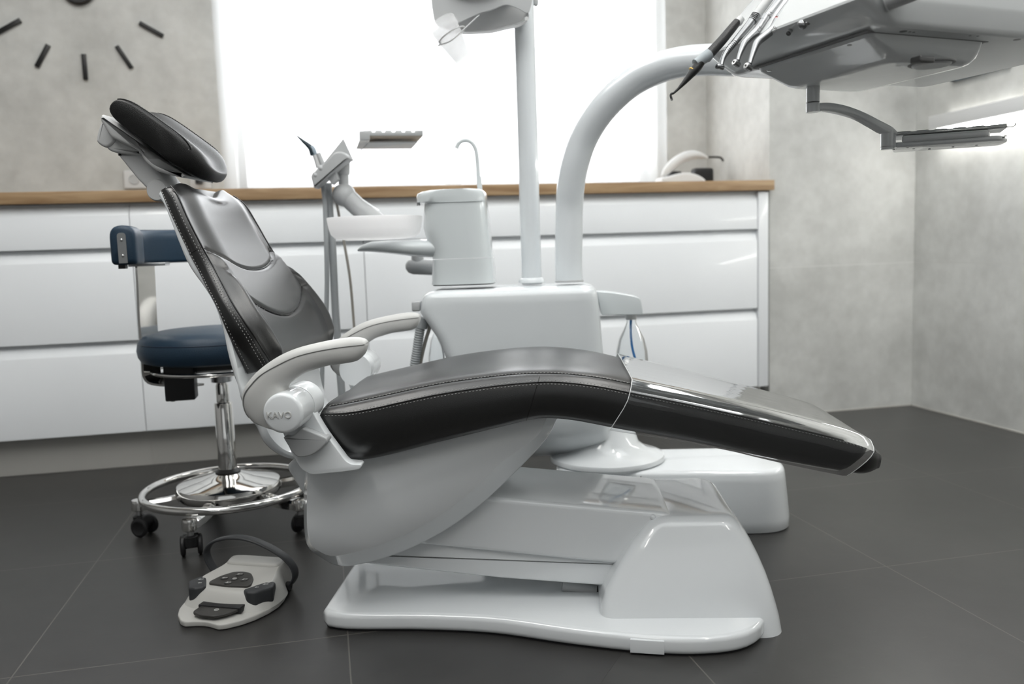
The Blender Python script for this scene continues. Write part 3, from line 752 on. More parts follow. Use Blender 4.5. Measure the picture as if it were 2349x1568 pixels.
# white back shell, curling forward under the seat
O3 = [p for p in SO]
tailpx = [(566, 915), (577, 948), (590, 985), (606, 1018), (630, 1045), (655, 1060), (676, 1062)]
tail = cr([SO[-1]]+[F.v(x, y, -.19) for x, y in tailpx], 34)[1:]
outer = [Vector((p.x, 0, p.z)) for p in SO+tail]
inner = [Vector((p.x, 0, p.z)) for p in SR[:-8]]
tin = cr([inner[-1]]+[Vector((p.x, 0, p.z)) for p in [F.v(x, y, -.19) for x, y in ((573, 880), (590, 905), (606, 950), (622, 995), (640, 1025), (658, 1040), (680, 1044))]], 40)[1:]
inner += tin
n_ = 150
outer = resample(outer, n_); inner = resample(inner, n_)
wdt = [SB[min(nS-1, int(i/n_*nS*1.22))]-.004 if i/n_*1.22 < 1 else .200-.03*sstep(.85, 1, i/n_) for i in range(n_)]
rings = []
for i in range(n_):
    o_, n2 = outer[i], inner[i]; b = wdt[i]; d = (o_-n2); L = d.length; d = d/L if L > 1e-6 else Vector((-1, 0, 0)); md = n2.lerp(o_, .5)
    r = []
    for v, f in ((-b, 0.02), (-b-.002, .3), (-b-.001, .6), (-b+.006, .88), (-b+.02, 1.0), (-b*.5, 1.25), (0, 1.35), (b*.5, 1.25), (b-.02, 1.0), (b-.006, .88), (b+.001, .6), (b+.002, .3), (b, .02)):
        q = n2.lerp(o_, f); r.append(Vector((q.x, v, q.z)))
    rings.append(r)
m_ = MB(); m_ += loft(rings); ch('backrest_shell', m_, 'white', angle=50)

# --- headrest
HP = [(234, 246), (240, 230), (258, 221), (290, 230), (330, 254), (380, 289), (420, 318), (442, 336), (457, 356), (462, 378), (456, 398), (440, 408), (415, 400), (390, 381), (345, 346), (300, 315), (262, 284), (242, 264)]
hc = -.10
Hq = [(p.x, p.z) for p in cr([(x, 0, z) for x, z in f2(HP, hc)], 72, True) for p in [Vector((p.x, p.z, 0))] for p in [type('q', (), {'x': p.x, 'z': p.y})]]
a_, b_ = Vector(f2([(250, 240)], hc)[0]), Vector(f2([(455, 385)], hc)[0])
ax = (b_-a_).normalized(); nx = Vector((-ax.y, ax.x)); nx = nx if nx.y > 0 else -nx
c0 = Vector((sum(p[0] for p in Hq)/72, sum(p[1] for p in Hq)/72))
HBW = .100
rings = []; vs_ = []
for k in range(33):
    t = -1+2*k/32; a = abs(t); v = HBW*math.sin(t*PI/2) if False else HBW*math.copysign(1-(1-a)**1.6, t)
    q = abs(v)/HBW
    sc_l = (1-q**3)**.5*.38+.62 if q < 1 else .62
    sc_n = (1-q**7)**.5*.28+.72 if q < 1 else .72
    r = []
    for x, z in Hq:
        d = Vector((x, z))-c0; l = d.dot(ax); n = d.dot(nx)
        l2 = -.085+(l+.085)*sc_l; n2 = n*sc_n
        if n > 0: n2 -= .016*math.exp(-(v/.055)**2)*sstep(0, .02, n)
        p = c0+ax*l2+nx*n2; r.append(Vector((p.x-.06*v, v, p.y)))
    rings.append(r)
m_ = MB(); m_ += loft(rings); hr = ch('headrest_cushion', m_, 'leather', angle=80)
def hsurf(k, want):                                   # point of ring k nearest a wanted (along, up) direction
    return max(rings[k], key=lambda p: (Vector((p.x, p.z))-c0).dot(nx)*want[1]+(Vector((p.x, p.z))-c0).dot(ax)*want[0])
def hline(fr, kk):
    out = []
    R_ = rings[kk]
    top_ = [p for p in R_ if (Vector((p.x, p.z))-c0).dot(nx) > 0]
    return sorted(top_, key=lambda p: (Vector((p.x, p.z))-c0).dot(ax))
for kk, sgn in ((4, -1), (28, 1)):
    sm = MB(); st = MB()
    L_ = hline(0, kk); L_ = [p+Vector((nx.x, sgn*.6, nx.y))*.0012 for p in L_[2:-3]]
    sm += tube(L_, .0011, 6); st += dashes([p+Vector((-nx.x*.0055, sgn*.0016, -nx.y*.0055)) for p in L_], .0036, .0024, .0008)
    st += dashes([p+Vector((nx.x*.0012, -sgn*.0042, nx.y*.0012)) for p in L_], .0036, .0024, .0007)
    ch('seam_piping', sm, 'piping', hr); ch('stitching', st, 'thread', hr)
j_ = min(range(72), key=lambda j: (Vector((rings[2][j].x, rings[2][j].z))-Vector(f2([(423, 334)], -.11)[0])).length)
L_ = [r_ for r_ in rings[2]]; 
cut = sorted([p for p in rings[2]+rings[3]+rings[1] if abs((Vector((p.x, p.z))-c0).dot(ax)-.062) < .004], key=lambda p: (Vector((p.x, p.z))-c0).dot(nx))
# carrier parts of the headrest
def hp(pts, c, lo, hi, r, name, m='white2', rc=.006, par=None):
    q = MB(); q += slab(rpoly(f2(pts, c), rc), lo, hi, r, XZ, 4); return ch(name, q, m, par)
hp([(240, 262), (300, 300), (330, 322), (345, 350), (365, 372), (395, 384), (425, 398), (434, 404), (425, 408), (400, 404), (362, 392), (338, 372), (326, 348), (300, 335), (262, 318), (246, 292), (236, 276)], -.06, -.075, .075, .008, 'headrest_plate', rc=.008)
kn = hp([(237, 274), (271, 314), (262, 330), (245, 341), (228, 331), (222, 322), (226, 300)], -.05, -.055, .055, .006, 'tilt_knob', rc=.009)
hp([(240, 280), (276, 318), (330, 350), (322, 356), (290, 354), (262, 350), (246, 342)], -.045, -.05, .05, .006, 'knob_housing', rc=.008)
hp([(268, 350), (300, 352), (326, 340), (338, 362), (388, 424), (376, 444), (352, 446), (318, 412)], -.035, -.040, .040, .006, 'headrest_bar', rc=.006)
hp([(328, 338), (337, 340), (386, 398), (392, 412), (380, 418)], .03, .0, .034, .003, 'bar_guide', m='white', rc=.004)
o_ = F.v(363, 436, -.04); q = MB(); q += lathe([(0, -.048), (.020, -.048), (.0225, -.044), (.0225, .044), (.020, .048), (0, .048)], (o_.x, 0, o_.z), 36, (0, 1, 0), (False, False)); ch('bar_joint', q, 'white2')

# --- armrests, the near one and the far one
ARMS = [((580, 962), (582, 958), (640, 985), .017), ((566, 944), (569, 941), (664, 968), .021), ((560, 921), (564, 919), (668, 940), .0235), ((562, 896), (568, 900), (667, 905), .0245), ((573, 875), (581, 883), (660, 888), .0245), ((599, 847), (607, 857), (672, 874), .0245),
        ((642, 817), (649, 833), (700, 855), .0245), ((683, 799), (689, 815), (722, 847), .0245), ((734, 786), (737, 802.5), (758, 837), .0245), ((783, 777), (785, 794), (796, 832), .0245), ((812, 774.5), (814, 790.5), (819, 827), .024), ((830, 776), (832, 788), (834, 815), .0225), ((839, 780), (840, 787), (840, 805), .019), ((842.5, 785), (842.5, 787), (842, 797), .012)]
def armrest(sg):
    c = -.285; n = 70
    T3_ = cr([F.v(*a[0], c) for a in ARMS], n); S3_ = cr([F.v(*a[1], c) for a in ARMS], n); U3_ = cr([F.v(*a[2], c) for a in ARMS], n)
    W3_ = [p[0] for p in cr([(a[3], i*.02, 0) for i, a in enumerate(ARMS)], n)]
    def pt(i, h, sd, out=0):
        w = (W3_[i]*(max(0, 1-abs(2*h-1)**2.7))**(1/2.7)+out)*sd; p = T3_[i].lerp(U3_[i], h)+(T3_[i]-U3_[i]).normalized()*out*(1-2*h)
        return Vector((p.x, sg*.285+w, p.z))
    H_ = [0, .012, .05, .12, .22, .35, .5, .65, .78, .88, .95, .988]
    rings = [[pt(i, h, -1) for h in H_]+[pt(i, 1, 1)]+[pt(i, h, 1) for h in H_[::-1][:-1]] for i in range(n)]
    q = MB(); q += loft(rings); arm = ch('armrest', q, 'arm', angle=70)
    rings = []
    for i in range(2, n):
        f = min(.6, max(.02, (S3_[i]-T3_[i]).length/max((U3_[i]-T3_[i]).length, 1e-6))); hs = [f*k for k in (1, .93, .7, .45, .25, .1, .02)]
        o_ = .0011
        rings.append([pt(i, f, -1, 0)]+[pt(i, h, -1, o_) for h in hs]+[pt(i, 0, 1, o_)]+[pt(i, h, 1, o_) for h in hs[::-1]]+[pt(i, f, 1, 0)])
    q = MB(); q += loft(rings, (True, True), closed=True); ch('arm_pad', q, 'arm', arm, angle=50)
    q = MB()
    for sd in (-1, 1): q += tube([pt(i, min(.6, (S3_[i]-T3_[i]).length/max((U3_[i]-T3_[i]).length, 1e-6))+.012, sd, .0002) for i in range(2, n-1)], .0007, 5)
    ch('seam_line', q, 'print', arm)
    h = F.v(648.5, 948, -.325)
    q = MB(); q += lathe([(0, .327), (.0295, .3268), (.033, .3255), (.0352, .3225), (.0360, .318), (.0360, .235)][::1], (h.x, 0, h.z), 48, (0, sg, 0), (False, False)); hub = ch('hub_cap', q, 'white', arm)
    q = MB(); q += lathe([(0, .262), (.030, .262), (.037, .257), (.038, .25), (.038, .20), (0, .20)], (h.x, 0, h.z), 48, (0, sg, 0), (False, False)); ch('hub_collar', q, 'white', arm)
    # embossed maker's mark on the cap
    R_ = Matrix(((1, 0, 0), (0, 0, -1), (0, 1, 0))).to_4x4() if sg < 0 else Matrix(((-1, 0, 0), (0, 0, 1), (0, 1, 0))).to_4x4()
    text_mesh('embossed_mark', 'KAVO', .0165, 'arm', hub, Matrix.Translation((h.x-.006, sg*.3274, h.z-.003)) @ R_, .0008)
    # bracket shell embracing the seat
    B1 = f2([(707, 921), (744, 985), (795, 1054), (808, 1062), (832, 1062), (828, 1074), (790, 1080), (752, 1083), (716, 1087), (693, 1074), (676, 1046), (655, 1000), (640, 960), (660, 915), (690, 905)], -.255)
    lo, hi = sorted((sg*.236, sg*.262))
    q = MB(); q += slab(rpoly(B1, [.01, .02, .02, .008, .006, .006, .02, .02, .03, .03, .02, .02, .02, .02, .02]), lo, hi, .0018, XZ, 3); br = ch('arm_bracket', q, 'white')
    B2 = f2([(650, 998), (668, 1003), (690, 984), (696, 980), (752, 1003), (753, 1012), (738, 1028), (719, 1041), (700, 1046), (683, 1046), (670, 1030)], -.275)
    lo, hi = sorted((sg*.25, sg*.282))
    q = MB(); q += slab(rpoly(B2, .012), lo, hi, .0025, XZ, 3); ch('bracket_cover', q, 'lgrey', br)
    # strap of the bracket wrapping below the seat
    return arm
armrest(-1); armrest(1)
q = MB(); P = f2([(690, 1068), (795, 1058), (830, 1062), (812, 1076), (752, 1083), (712, 1086)], -.24); q += slab(rpoly(P, .006), -.24, .24, .004, XZ); ch('seat_strap', q, 'white')

# ================================================================== TREATMENT UNIT behind the chair
O0 = Vector((.26, .55, 0))
unit = thing('treatment_unit', 'tall pale dental treatment unit with two pipes and a spittoon, standing behind the chair', 'dental unit', F, off=O0)
def U_(name, mb, m, par=None, **k): return mb.move(-O0).mk(name, m, par or unit, **k)
# floor housing: long low box with a round right end
b0, b1 = F.z(1725, 1226, 0), F.z(1813, 1200, 0)
hb = F.v(1640, 1087, b0.y).z
uR = b1.x; vN = b0.y; vF = vN+.30; uL = F.v(1262, 1075, vN).x
P = rpoly([(uL, vN+.03), (uR-.0, vN-.004), (uR, vF), (uL, vF)], [.04, .12, .14, .05], 10)
rings = []
for z, d in ((.0, .004), (.004, .0), (.03, .0), (hb-.03, .010), (hb-.012, .0125), (hb-.005, .016), (hb-.001, .022), (hb, .032)):
    rings.append([Vector((p.x, p.y, z)) for p in inset([Vector(q) for q in P], d)])
q = MB(); q += loft(rings); fh = U_('floor_housing', q, 'white', angle=50)
uc = F.v(1471, 1080, vN).x
q = MB(); q += tube([Vector((uc, vN+.0125, .01)), Vector((uc+.001, vN+.0235, hb-.008))], .0012, 6); U_('panel_joint', q, 'print', fh)
# swivel foot disc
dc = F.z(1392, 1042, hb+.012); dr = (F.z(1525, 1042, hb+.012)-dc).length
q = MB(); q += lathe([(dr*.93, hb-.005), (dr, hb+.004), (dr*1.0, hb+.010), (dr*.985, hb+.015), (dr*.9, hb+.020), (dr*.7, hb+.03), (dr*.55, hb+.05), (dr*.45, hb+.10)], (dc.x, dc.y, 0), 64); disc = U_('swivel_foot', q, 'white')
# main body
vb0, vb1 = .42, .70
def body_ring(z, xl, xr, v0, v1, rr, n=16):
    return [Vector((p[0], p[1], z)) for p in rpoly([(xl, v0), (xr, v0), (xr, v1), (xl, v1)], rr, n)]
rows = [(1066, 1100, 1398, .10, .06), (1040, 1090, 1402, .05, .05), (1015, 1085, 1403, .018, .05), (985, 1080, 1401, 0, .045), (930, 1056, 1396, 0, .04), (860, 1034, 1390, 0, .04), (812, 1016, 1385, 0, .04), (770, 997, 1382, 0, .04), (735, 974, 1378, 0, .04), (712, 959, 1376, 0, .04), (696, 961, 1374, 0, .04), (680, 964, 1371, 0, .04), (672, 968, 1369, .003, .04), (666, 976, 1363, .012, .035), (662, 990, 1348, .026, .03)]
rings = []
for y, xa, xb, dv, rr in rows:
    a = F.v(xa, y, vb0); b = F.v(xb, y, vb0); rings.append(body_ring((a.z+b.z)/2, a.x, b.x, vb0+dv, vb1-dv*1.0, rr, 6))
zb_top = rings[-1][0].z
q = MB(); q += loft(rings); body = U_('body', q, 'unit', angle=35)
# side bracket with the water bottle
Pq = f2([(1368, 668), (1410, 671), (1455, 679), (1470, 684), (1476, 722), (1380, 722)], .50)
q = MB(); q += slab(rpoly(Pq, [.004, .03, .03, .008, .006, .004]), .50, .60, .0025, XZ); arm_b = U_('bottle_bracket', q, 'tower')
bc = F.v(1448, 724, .55)
s_ = 1/FPX*2.3
prof = [(.010, 0), (.0125, -.004), (.013, -.018), (.020, -.034), (.034, -.062), (.042, -.095), (.0445, -.13), (.0445, -.22), (.040, -.235), (.0, -.238)]
q = MB(); q += lathe([(r_, z_) for r_, z_ in prof], bc, 40, None, (False, False)); U_('water_bottle', q, 'clear', label='clear plastic water bottle')
q = MB(); q += tube(cr([bc+Vector((0, 0, .01)), bc+Vector((-.002, 0, -.05)), bc+Vector((.004, 0, -.10)), bc+Vector((.026, 0, -.17)), bc+Vector((.03, 0, -.2))], 24), .0033, 10); U_('dip_tube', q, 'blue_tube', label='bright blue dip tube')
q = MB(); q += lathe([(.0, 0), (.0145, 0), (.0145, -.014), (.0, -.014)], bc+Vector((0, 0, .004)), 24); U_('bottle_cap', q, 'white2')
# spittoon tower
def tring(y0, xa, xb, v0, v1, rr):
    a = F.v(xa, y0, v0); b = F.v(xb, y0, v0); return body_ring((a.z+b.z)/2, a.x, b.x, v0, v1, rr, 10)
tv0, tv1 = .46, .62
rows = [(652, 984, 1132), (640, 984.5, 1130), (620, 985, 1128.5), (600, 986, 1126.5), (594, 986.5, 1126)]
q = MB(); q += loft([tring(y, a, b, tv0, tv1, .055) for y, a, b in rows]); tow = U_('tower', q, 'tower')
q = MB(); q += loft([tring(y, a, b, tv0+.001, tv1-.001, .054) for y, a, b in ((654.5, 987, 1129), (651, 987, 1129))]); U_('base_gap', q, 'black', tow)
rows = [(592, 986, 1126), (570, 984, 1123), (545, 972, 1120), (520, 965, 1117), (490, 965.5, 1114), (462, 967, 1110.5)]
q = MB(); q += loft([tring(y, a, b, tv0, tv1, .055) for y, a, b in rows]); U_('tower_upper', q, 'tower', tow)
# beak below the bowl, tapering away from the tower
lobe = []
for i, (x, yt, yb, w) in enumerate(((995, 546, 592, .068), (966, 547, 590.5, .068), (940, 548, 589, .068), (915, 549, 586, .066), (890, 550, 583, .062), (865, 551, 580.5, .056), (840, 553, 578.5, .047), (820, 560, 577.5, .034), (807, 571, 577, .018))):
    a = F.v(x, yt, .46); b = F.v(x, yb, .46); c = (a.z+b.z)/2; h = (a.z-b.z)/2; r = []
    for j in range(24):
        t = 2*PI*j/24; y = w*math.copysign(abs(math.cos(t))**.8, math.cos(t)); r.append(Vector((a.x, .54+y, c+h*math.copysign(abs(math.sin(t))**.8, math.sin(t)))))
    lobe.append(r)
q = MB(); q += loft(lobe); U_('bowl_support', q, 'tower', tow)
# lid with its beak
rows = [(463, 968, 1110.5, .054), (460, 950, 1110.5, .054), (447, 948, 1109, .054), (440, 951, 1107, .053), (436, 960, 1104, .052), (433.5, 975, 1098, .048), (432.5, 1000, 1085, .035)]
q = MB(); q += loft([tring(y, a, b, tv0-.002, tv1, rr) for y, a, b, rr in rows]); lid = U_('tower_lid', q, 'tower')
for x in (957, 961.5):
    a = F.v(x, 462, .50); q = MB(); q += lathe([(.0025, 0), (.0025, -.010), (.001, -.011)], a, 12); U_('nozzle', q, 'lgrey', lid)
# glass bowl
bt, bb_ = F.v(857, 489, .46), F.v(857, 548, .46)
rb_ = (F.v(966, 495, .54)-F.v(751, 495, .54)).length/2; bx = F.v(860, 500, .54).x
zt1, zb1 = F.v(857, 494, .54-rb_).z, F.v(857, 549, .54-rb_*.8).z
H_b = zt1-zb1
pr = [(rb_*.10, 0), (rb_*.60, .001), (rb_*.84, .006), (rb_*.93, .016), (rb_*.965, .03), (rb_*.985, H_b*.7), (rb_, H_b-.001), (rb_*.995, H_b+.001), (rb_*.975, H_b), (rb_*.95, H_b*.65), (rb_*.9, .02), (rb_*.8, .010), (rb_*.1, .006)]
q = MB(); q += lathe(pr, (bx, .54, zb1), 64, None, (True, True)); U_('spittoon_bowl', q, 'bowl', label='frosted white spittoon bowl')
# rinse spout
sp_ = [F.v(x, y, .56) for x, y in ((1100, 436), (1098, 420), (1096.5, 390), (1094, 360), (1091, 342), (1083, 328), (1072, 322), (1060, 323), (1051, 330), (1047, 340))]
q = MB(); q += tube(cr(sp_, 40), .0052, 14); spt = U_('rinse_spout', q, 'tower')
q = MB(); a, b = F.v(1101, 436, .56), F.v(1099, 405, .56); q += tube([a, b], [.0068, .0055], 14); U_('spout_sleeve', q, 'tower', spt)
# straight pipe that carries the lamp, and its collar
pv = .60
pb = F.v(1220, 643, pv); rp = (F.v(1243, 600, pv)-F.v(1197, 600, pv)).length/2
q = MB(); q += tube([pb-Vector((0, 0, .01)), pb+Vector((0, 0, .25)), pb+Vector((0, 0, .86))], rp, 40); pole = U_('lamp_pole', q, 'pipe')
q = MB(); q += lathe([(rp+.009, -.006), (rp+.009, .0), (rp+.006, .006), (rp+.001, .008)], pb, 40); U_('pole_collar', q, 'white', pole)
# fat bent pipe towards the instrument table
px_ = [(1306, 645, .56, 31), (1304.5, 600, .56, 31), (1305, 540, .56, 31), (1306, 480, .56, 32), (1309, 430, .55, 32.5), (1318, 380, .54, 33), (1337, 322, .53, 33), (1368, 268, .51, 33), (1408, 222, .49, 33.5), (1455, 184, .47, 33.5), (1510, 157, .44, 34), (1565, 142, .41, 34), (1625, 137, .38, 34.5), (1690, 138, .34, 35)]
pth = [F.v(x, y, c) for x, y, c, r in px_]; rads = [r*(F.wor(p)-EYE).dot(FW)/FPX for p, (x, y, c, r) in zip(pth, px_)]
pt3 = cr(pth, 90); rr_ = sum(rads)/len(rads)
q = MB(); q += tube(pt3, rr_, 40, up=(0, 1, 0)); U_('bent_pipe', q, 'pipe')
q = MB(); p0 = pt3[0]; q += lathe([(rr_+.002, -.002), (rr_+.002, .003), (rr_, .004)], p0, 40); U_('pipe_joint', q, 'lgrey')
# onward arm up to the table (mostly behind it)
ea = pt3[-1]
q = MB(); q += tube(cr([ea, ea+Vector((.05, -.06, .004)), F.v(1790, 120, .02), F.v(1850, 90, -.08)], 30), rr_*.8, 32, roundcap=True); U_('swing_arm', q, 'pipe')
# suction holder arm below and behind the bowl
q = MB(); a, b = F.v(948, 611, .72), F.v(1000, 613, .72); q += tube([a, a.lerp(b, .5), b], .023, 28, roundcap=True); sa = U_('holder_joint', q, 'lgrey')
q = MB(); a = F.v(958, 598, .72); q += lathe([(.018, -.01), (.018, .03)], a, 24); U_('joint_post', q, 'lgrey', sa)
# hose hooks on the left flank with the ribbed suction hoses
q = MB(); a = F.v(957, 700, .50); q += box(a.x-.010, a.x+.012, .47, .52, a.z-.014, a.z+.012, .004); hk = U_('hose_hook', q, 'lgrey')
def hose(pts, r, name, m, ribs=0, par=None, n=60):
    L = cr(pts, n*3 if ribs else n); 
    rad = [r*(1+.10*math.sin(i*2*PI/4.0)) if ribs else r for i in range(len(L))]
    q = MB(); q += tube(L, rad, 16); return U_(name, q, m, par)
hose([F.v(x, y, .49) for x, y in ((968, 728), (963, 760), (957, 800), (950, 850), (950, 900), (980, 960))], .0125, 'suction_hose', 'hose', 1)
hose([F.v(x, y, .50) for x, y in ((980, 735), (985, 750), (978, 775), (969, 810), (962, 850), (960, 900))], .0048, 'thin_hose', 'hose2')
q = MB(); q += tube([F.v(971, 728, .49), F.v(966, 752, .49)], .0155, 20); U_('hose_sleeve', q, 'hose', hk)
# clear canister glimpsed behind the flank
a = F.v(1000, 790, .52)
q = MB(); q += lathe([(.006, .03), (.014, .01), (.022, -.03), (.024, -.09), (0, -.09)], a, 24, None, (False, False)); U_('clear_canister', q, 'clear')

# ------------------------------------------------------------------ assistant's holder with suction handpiece, on a ball-jointed arm
av = .66
asst = thing('assistant_holder', "assistant's instrument holder on a ball-jointed grey arm, left of the spittoon bowl", 'instrument holder', F, off=O0)
def S_(name, mb, m, par=None, **k): return mb.move(-O0).mk(name, m, par or asst, **k)
def X(x, y, s=7.13, ox=640, oy=280, c=av): return F.v(ox+x/s, oy+y/s, c)
q = MB(); q += tube([X(1080, 1190), X(1300, 1400), X(1620, 1640)], .027, 28); ar = S_('arm', q, 'lgrey')
q = MB(); a, b = X(1260, 1240, c=av-.0), X(1620, 1480, c=av-.0); q += tube([a, b], .008, 12); S_('arm_trim', q, 'white', ar)
q = MB(); o_ = X(1065, 1190); q += lathe([(.033*math.sin(k*PI/14), -.033*math.cos(k*PI/14)) for k in range(15)], o_, 32, (0, 1, 0), (False, False)); S_('ball_joint', q, 'lgrey', ar)
q = MB(); q += tube([X(1060, 1090), X(1055, 850)], .0125*1.15, 24); q += tube([X(1055, 850), X(1060, 640)], .0175, 24); S_('upright', q, 'lgrey', ar)
P1 = f2([(640+x/7.13, 280+y/7.13) for x, y in ((530, 880), (640, 760), (720, 700), (920, 490), (1060, 485), (1150, 560), (1175, 600), (1110, 640), (640, 1050), (585, 1090))], av-.05)
q = MB(); q += slab(rpoly(P1, [.006, .004, .006, .012, .012, .01, .006, .006, .006, .004]), av-.06, av-.01, .006, XZ); hh = S_('holder_head', q, 'lgrey')
P2 = f2([(640+x/7.13, 280+y/7.13) for x, y in ((640, 760), (1040, 260), (1185, 590), (1000, 560))], av-.02)
q = MB(); q += slab(rpoly(P2, .003), av-.012, av-.006, .001, XZ); S_('display_flap', q, 'lgrey', hh)
P3 = f2([(640+x/7.13, 280+y/7.13) for x, y in ((800, 900), (930, 760), (990, 940), (890, 1030))], av-.03)
q = MB(); q += slab(rpoly(P3, .003), av-.045, av-.02, .002, XZ); S_('holder_socket', q, 'lgrey', hh)
for i, (x, y) in enumerate(((690, 760), (600, 870))):
    q = MB(); o_ = X(x, y, c=av-.055); q += lathe([(.011*math.sin(k*PI/8), .004-.011*math.cos(k*PI/8)) for k in range(9)], o_, 16, (0, 1, 0), (False, False)); S_('roller', q, 'lgrey', hh)
q = MB(); q += tube([X(640, 510), X(720, 700)], .0075, 14); S_('spare_nozzle', q, 'lgrey', hh)
q = MB(); q += tube(cr([X(1150, 610), X(1290, 500), X(1400, 400), X(1440, 350), X(1440, 310), X(1400, 280)], 30), .0011, 8); S_('tray_wire', q, 'steel')
suc = thing('three_way_syringe', 'slim syringe with black nozzle standing in the assistant holder', 'dental syringe', F, off=O0)
def Y_(name, mb, m, par=None): return mb.move(-O0).mk(name, m, par or suc)
q = MB(); q += tube(cr([X(590, 540), X(615, 620), X(650, 740)], 12), [.0075]*12, 14); bd = Y_('grip', q, 'white2')
q = MB(); q += tube(cr([X(525, 400), X(560, 460), X(590, 545)], 12), [.0068+.0012*math.sin(i/11*PI) for i in range(12)], 14); Y_('button_sleeve', q, mat('blue_grey_plastic', (.28, .34, .39), .4))
q = MB(); q += tube(cr([X(290, 220), X(380, 300), X(470, 375), X(530, 440), X(560, 540)], 20), [.0012+.0075*min(1, i/15)**.9 for i in range(20)], 14); Y_('nozzle', q, mat('dark_teal_nozzle', (.015, .03, .04), .4))
q = MB(); q += tube(cr([X(205, 222), X(250, 208), X(292, 222)], 10), .0011, 8); Y_('tip', q, 'steel')
def hang(pts, r, c, label, m, thing_=True):
    q = MB(); q += tube(cr([F.v(x, y, c) for x, y in pts], 60), r, 14)
    return q
h1 = hang([(741, 425), (745, 460), (748, 540), (750, 640), (748, 720), (741, 800), (738, 900), (737, 985)], .0068, av, '', 'hose'); S_('hanging_hose', h1, 'hose')
h2 = hang([(752, 420), (757, 500), (762, 560), (766, 640), (770, 720), (776, 800), (784, 900), (792, 985)], .0112, av+.02, '', 'hose'); S_('hanging_hose', h2, 'hose')
h3 = hang([(768, 440), (775, 480), (790, 560), (803, 640), (812, 745), (818, 850), (822, 930)], .0040, av+.03, '', 'hose2'); S_('thin_hose', h3, 'hose2')
# small tray held by the wire, level, reaching away towards the window
w0 = F.wor(F.v(834, 298, .64)); BT = Fr(Vector((w0.x, w0.y, 0)), .007)
tr1 = thing('bur_tray', 'small notched instrument tray seen from below in front of the bright window', 'tray', BT)
A, B = BT.v(834, 298, 0), BT.v(970, 300, 0)
tz0, tz1 = BT.v(900, 311, 0).z, BT.v(900, 299, 0).z
H = tz1-tz0; dpt = .17
def notched(x0_, x1_, z0_, z1_, n, dep):
    P = [(x0_, z0_), (x1_, z0_), (x1_, z1_)]; w = (x1_-x0_)/n
    for i in range(n-1, 0, -1):
        c = x0_+w*i; P += [(c+w*.22, z1_), (c+w*.12, z1_-dep), (c-w*.12, z1_-dep), (c-w*.22, z1_)]
    P += [(x0_, z1_)]; return P
for y_ in (0, dpt-.004):
    q = MB(); q += slab(notched(A.x, B.x, tz0, tz1, 6, H*.35), y_, y_+.004, .0004, XZ, 2); q.mk('notched_rail', 'traym', tr1)
q = MB(); q += box(A.x, B.x, .004, dpt-.004, tz0-.001, tz0+.003, .001); q.mk('tray_floor', 'kraft', tr1)
q = MB(); q += box(A.x-.012, A.x+.016, -.006, .05, tz0-.012, tz1-.002, .002); q.mk('end_clip', 'traym', tr1)
q = MB(); q += box(A.x-.012, B.x-.010, .06, .21, tz0-.012, tz0-.008, .001); q.mk('carrier_plate', 'white2', tr1)

# ================================================================== INSTRUMENT TABLE seen from below, top right
TA = math.radians(9.6)
Tn = EYE+ray(2000, 74)*1.25
T = Fr(Vector((Tn.x, Tn.y, 0)), TA)                 # x to the right along the near side, y away from the viewer
z0 = Tn.z
table = thing('instrument_table', "dentist's pale grey instrument table hanging at the end of the bent pipe, seen from below", 'instrument table', T)
def tb(name, mb, m, par=None, **k): return mb.mk(name, m, par or table, **k)
def tz(pts, z): return [T.z(x, y, z) for x, y in pts]
far = T.z(1700, 168, z0).y
Lfar = far+.035
# housing: rounded box, lower left flank drawn in towards the underside
yn = -.035
def hring(z, xl, xr, y0, y1, r): return [Vector((p[0], p[1], z)) for p in rpoly([(xl, y0), (xr, y0), (xr, y1), (xl, y1)], r, 6)]
xr_ = .46
rings = []
for dz, xl, dy, r in ((0, .004, .004, .02), (.003, -.006, .0, .022), (.010, -.018, -.003, .024), (.032, -.050, -.005, .026), (.036, -.0535, -.006, .026), (.040, -.053, -.006, .026), (.060, -.036, -.006, .026), (.10, .002, -.006, .026), (.145, .043, -.004, .024), (.155, .056, .004, .02), (.158, .07, .016, .015)):
    rings.append(hring(z0+dz, xl, xr_+.01, yn+dy, Lfar-dy, r))
q = MB(); q += loft(rings); hous = tb('housing', q, 'table', angle=30)
# lower pan
c1 = T.z(2085, 122, z0-.034); c2 = T.z(2296, 133, z0-.034); c3 = T.z(1985, 210, z0-.034); c4 = T.z(1800, 205, z0-.034)
xr2 = (c2.x+c3.x)/2; xl2 = (c1.x+c4.x)/2; yfar = (c3.y+c4.y)/2
rings = []
for dz, dl, dd, r in ((0.001, -.052, .0, .012), (-.006, -.050, .001, .013), (-.014, -.034, .002, .016), (-.024, -.014, .004, .022), (-.031, -.002, .008, .026), (-.0345, .008, .014, .026), (-.035, .02, .022, .02)):
    rings.append(hring(z0+dz, xl2+dl, xr2+.012-dd*1.2+ .0, 0+dd, yfar+.012-dd, r))
q = MB(); q += loft(rings); pan = tb('lower_pan', q, 'table', angle=30)
q = MB(); q += slab([(xl2-.058, -.002), (xr2+.016, -.002), (xr2+.016, yfar+.016), (xl2-.058, yfar+.016)], z0-.0005, z0+.002, 0, XY); tb('shadow_gap', q, 'print', pan)
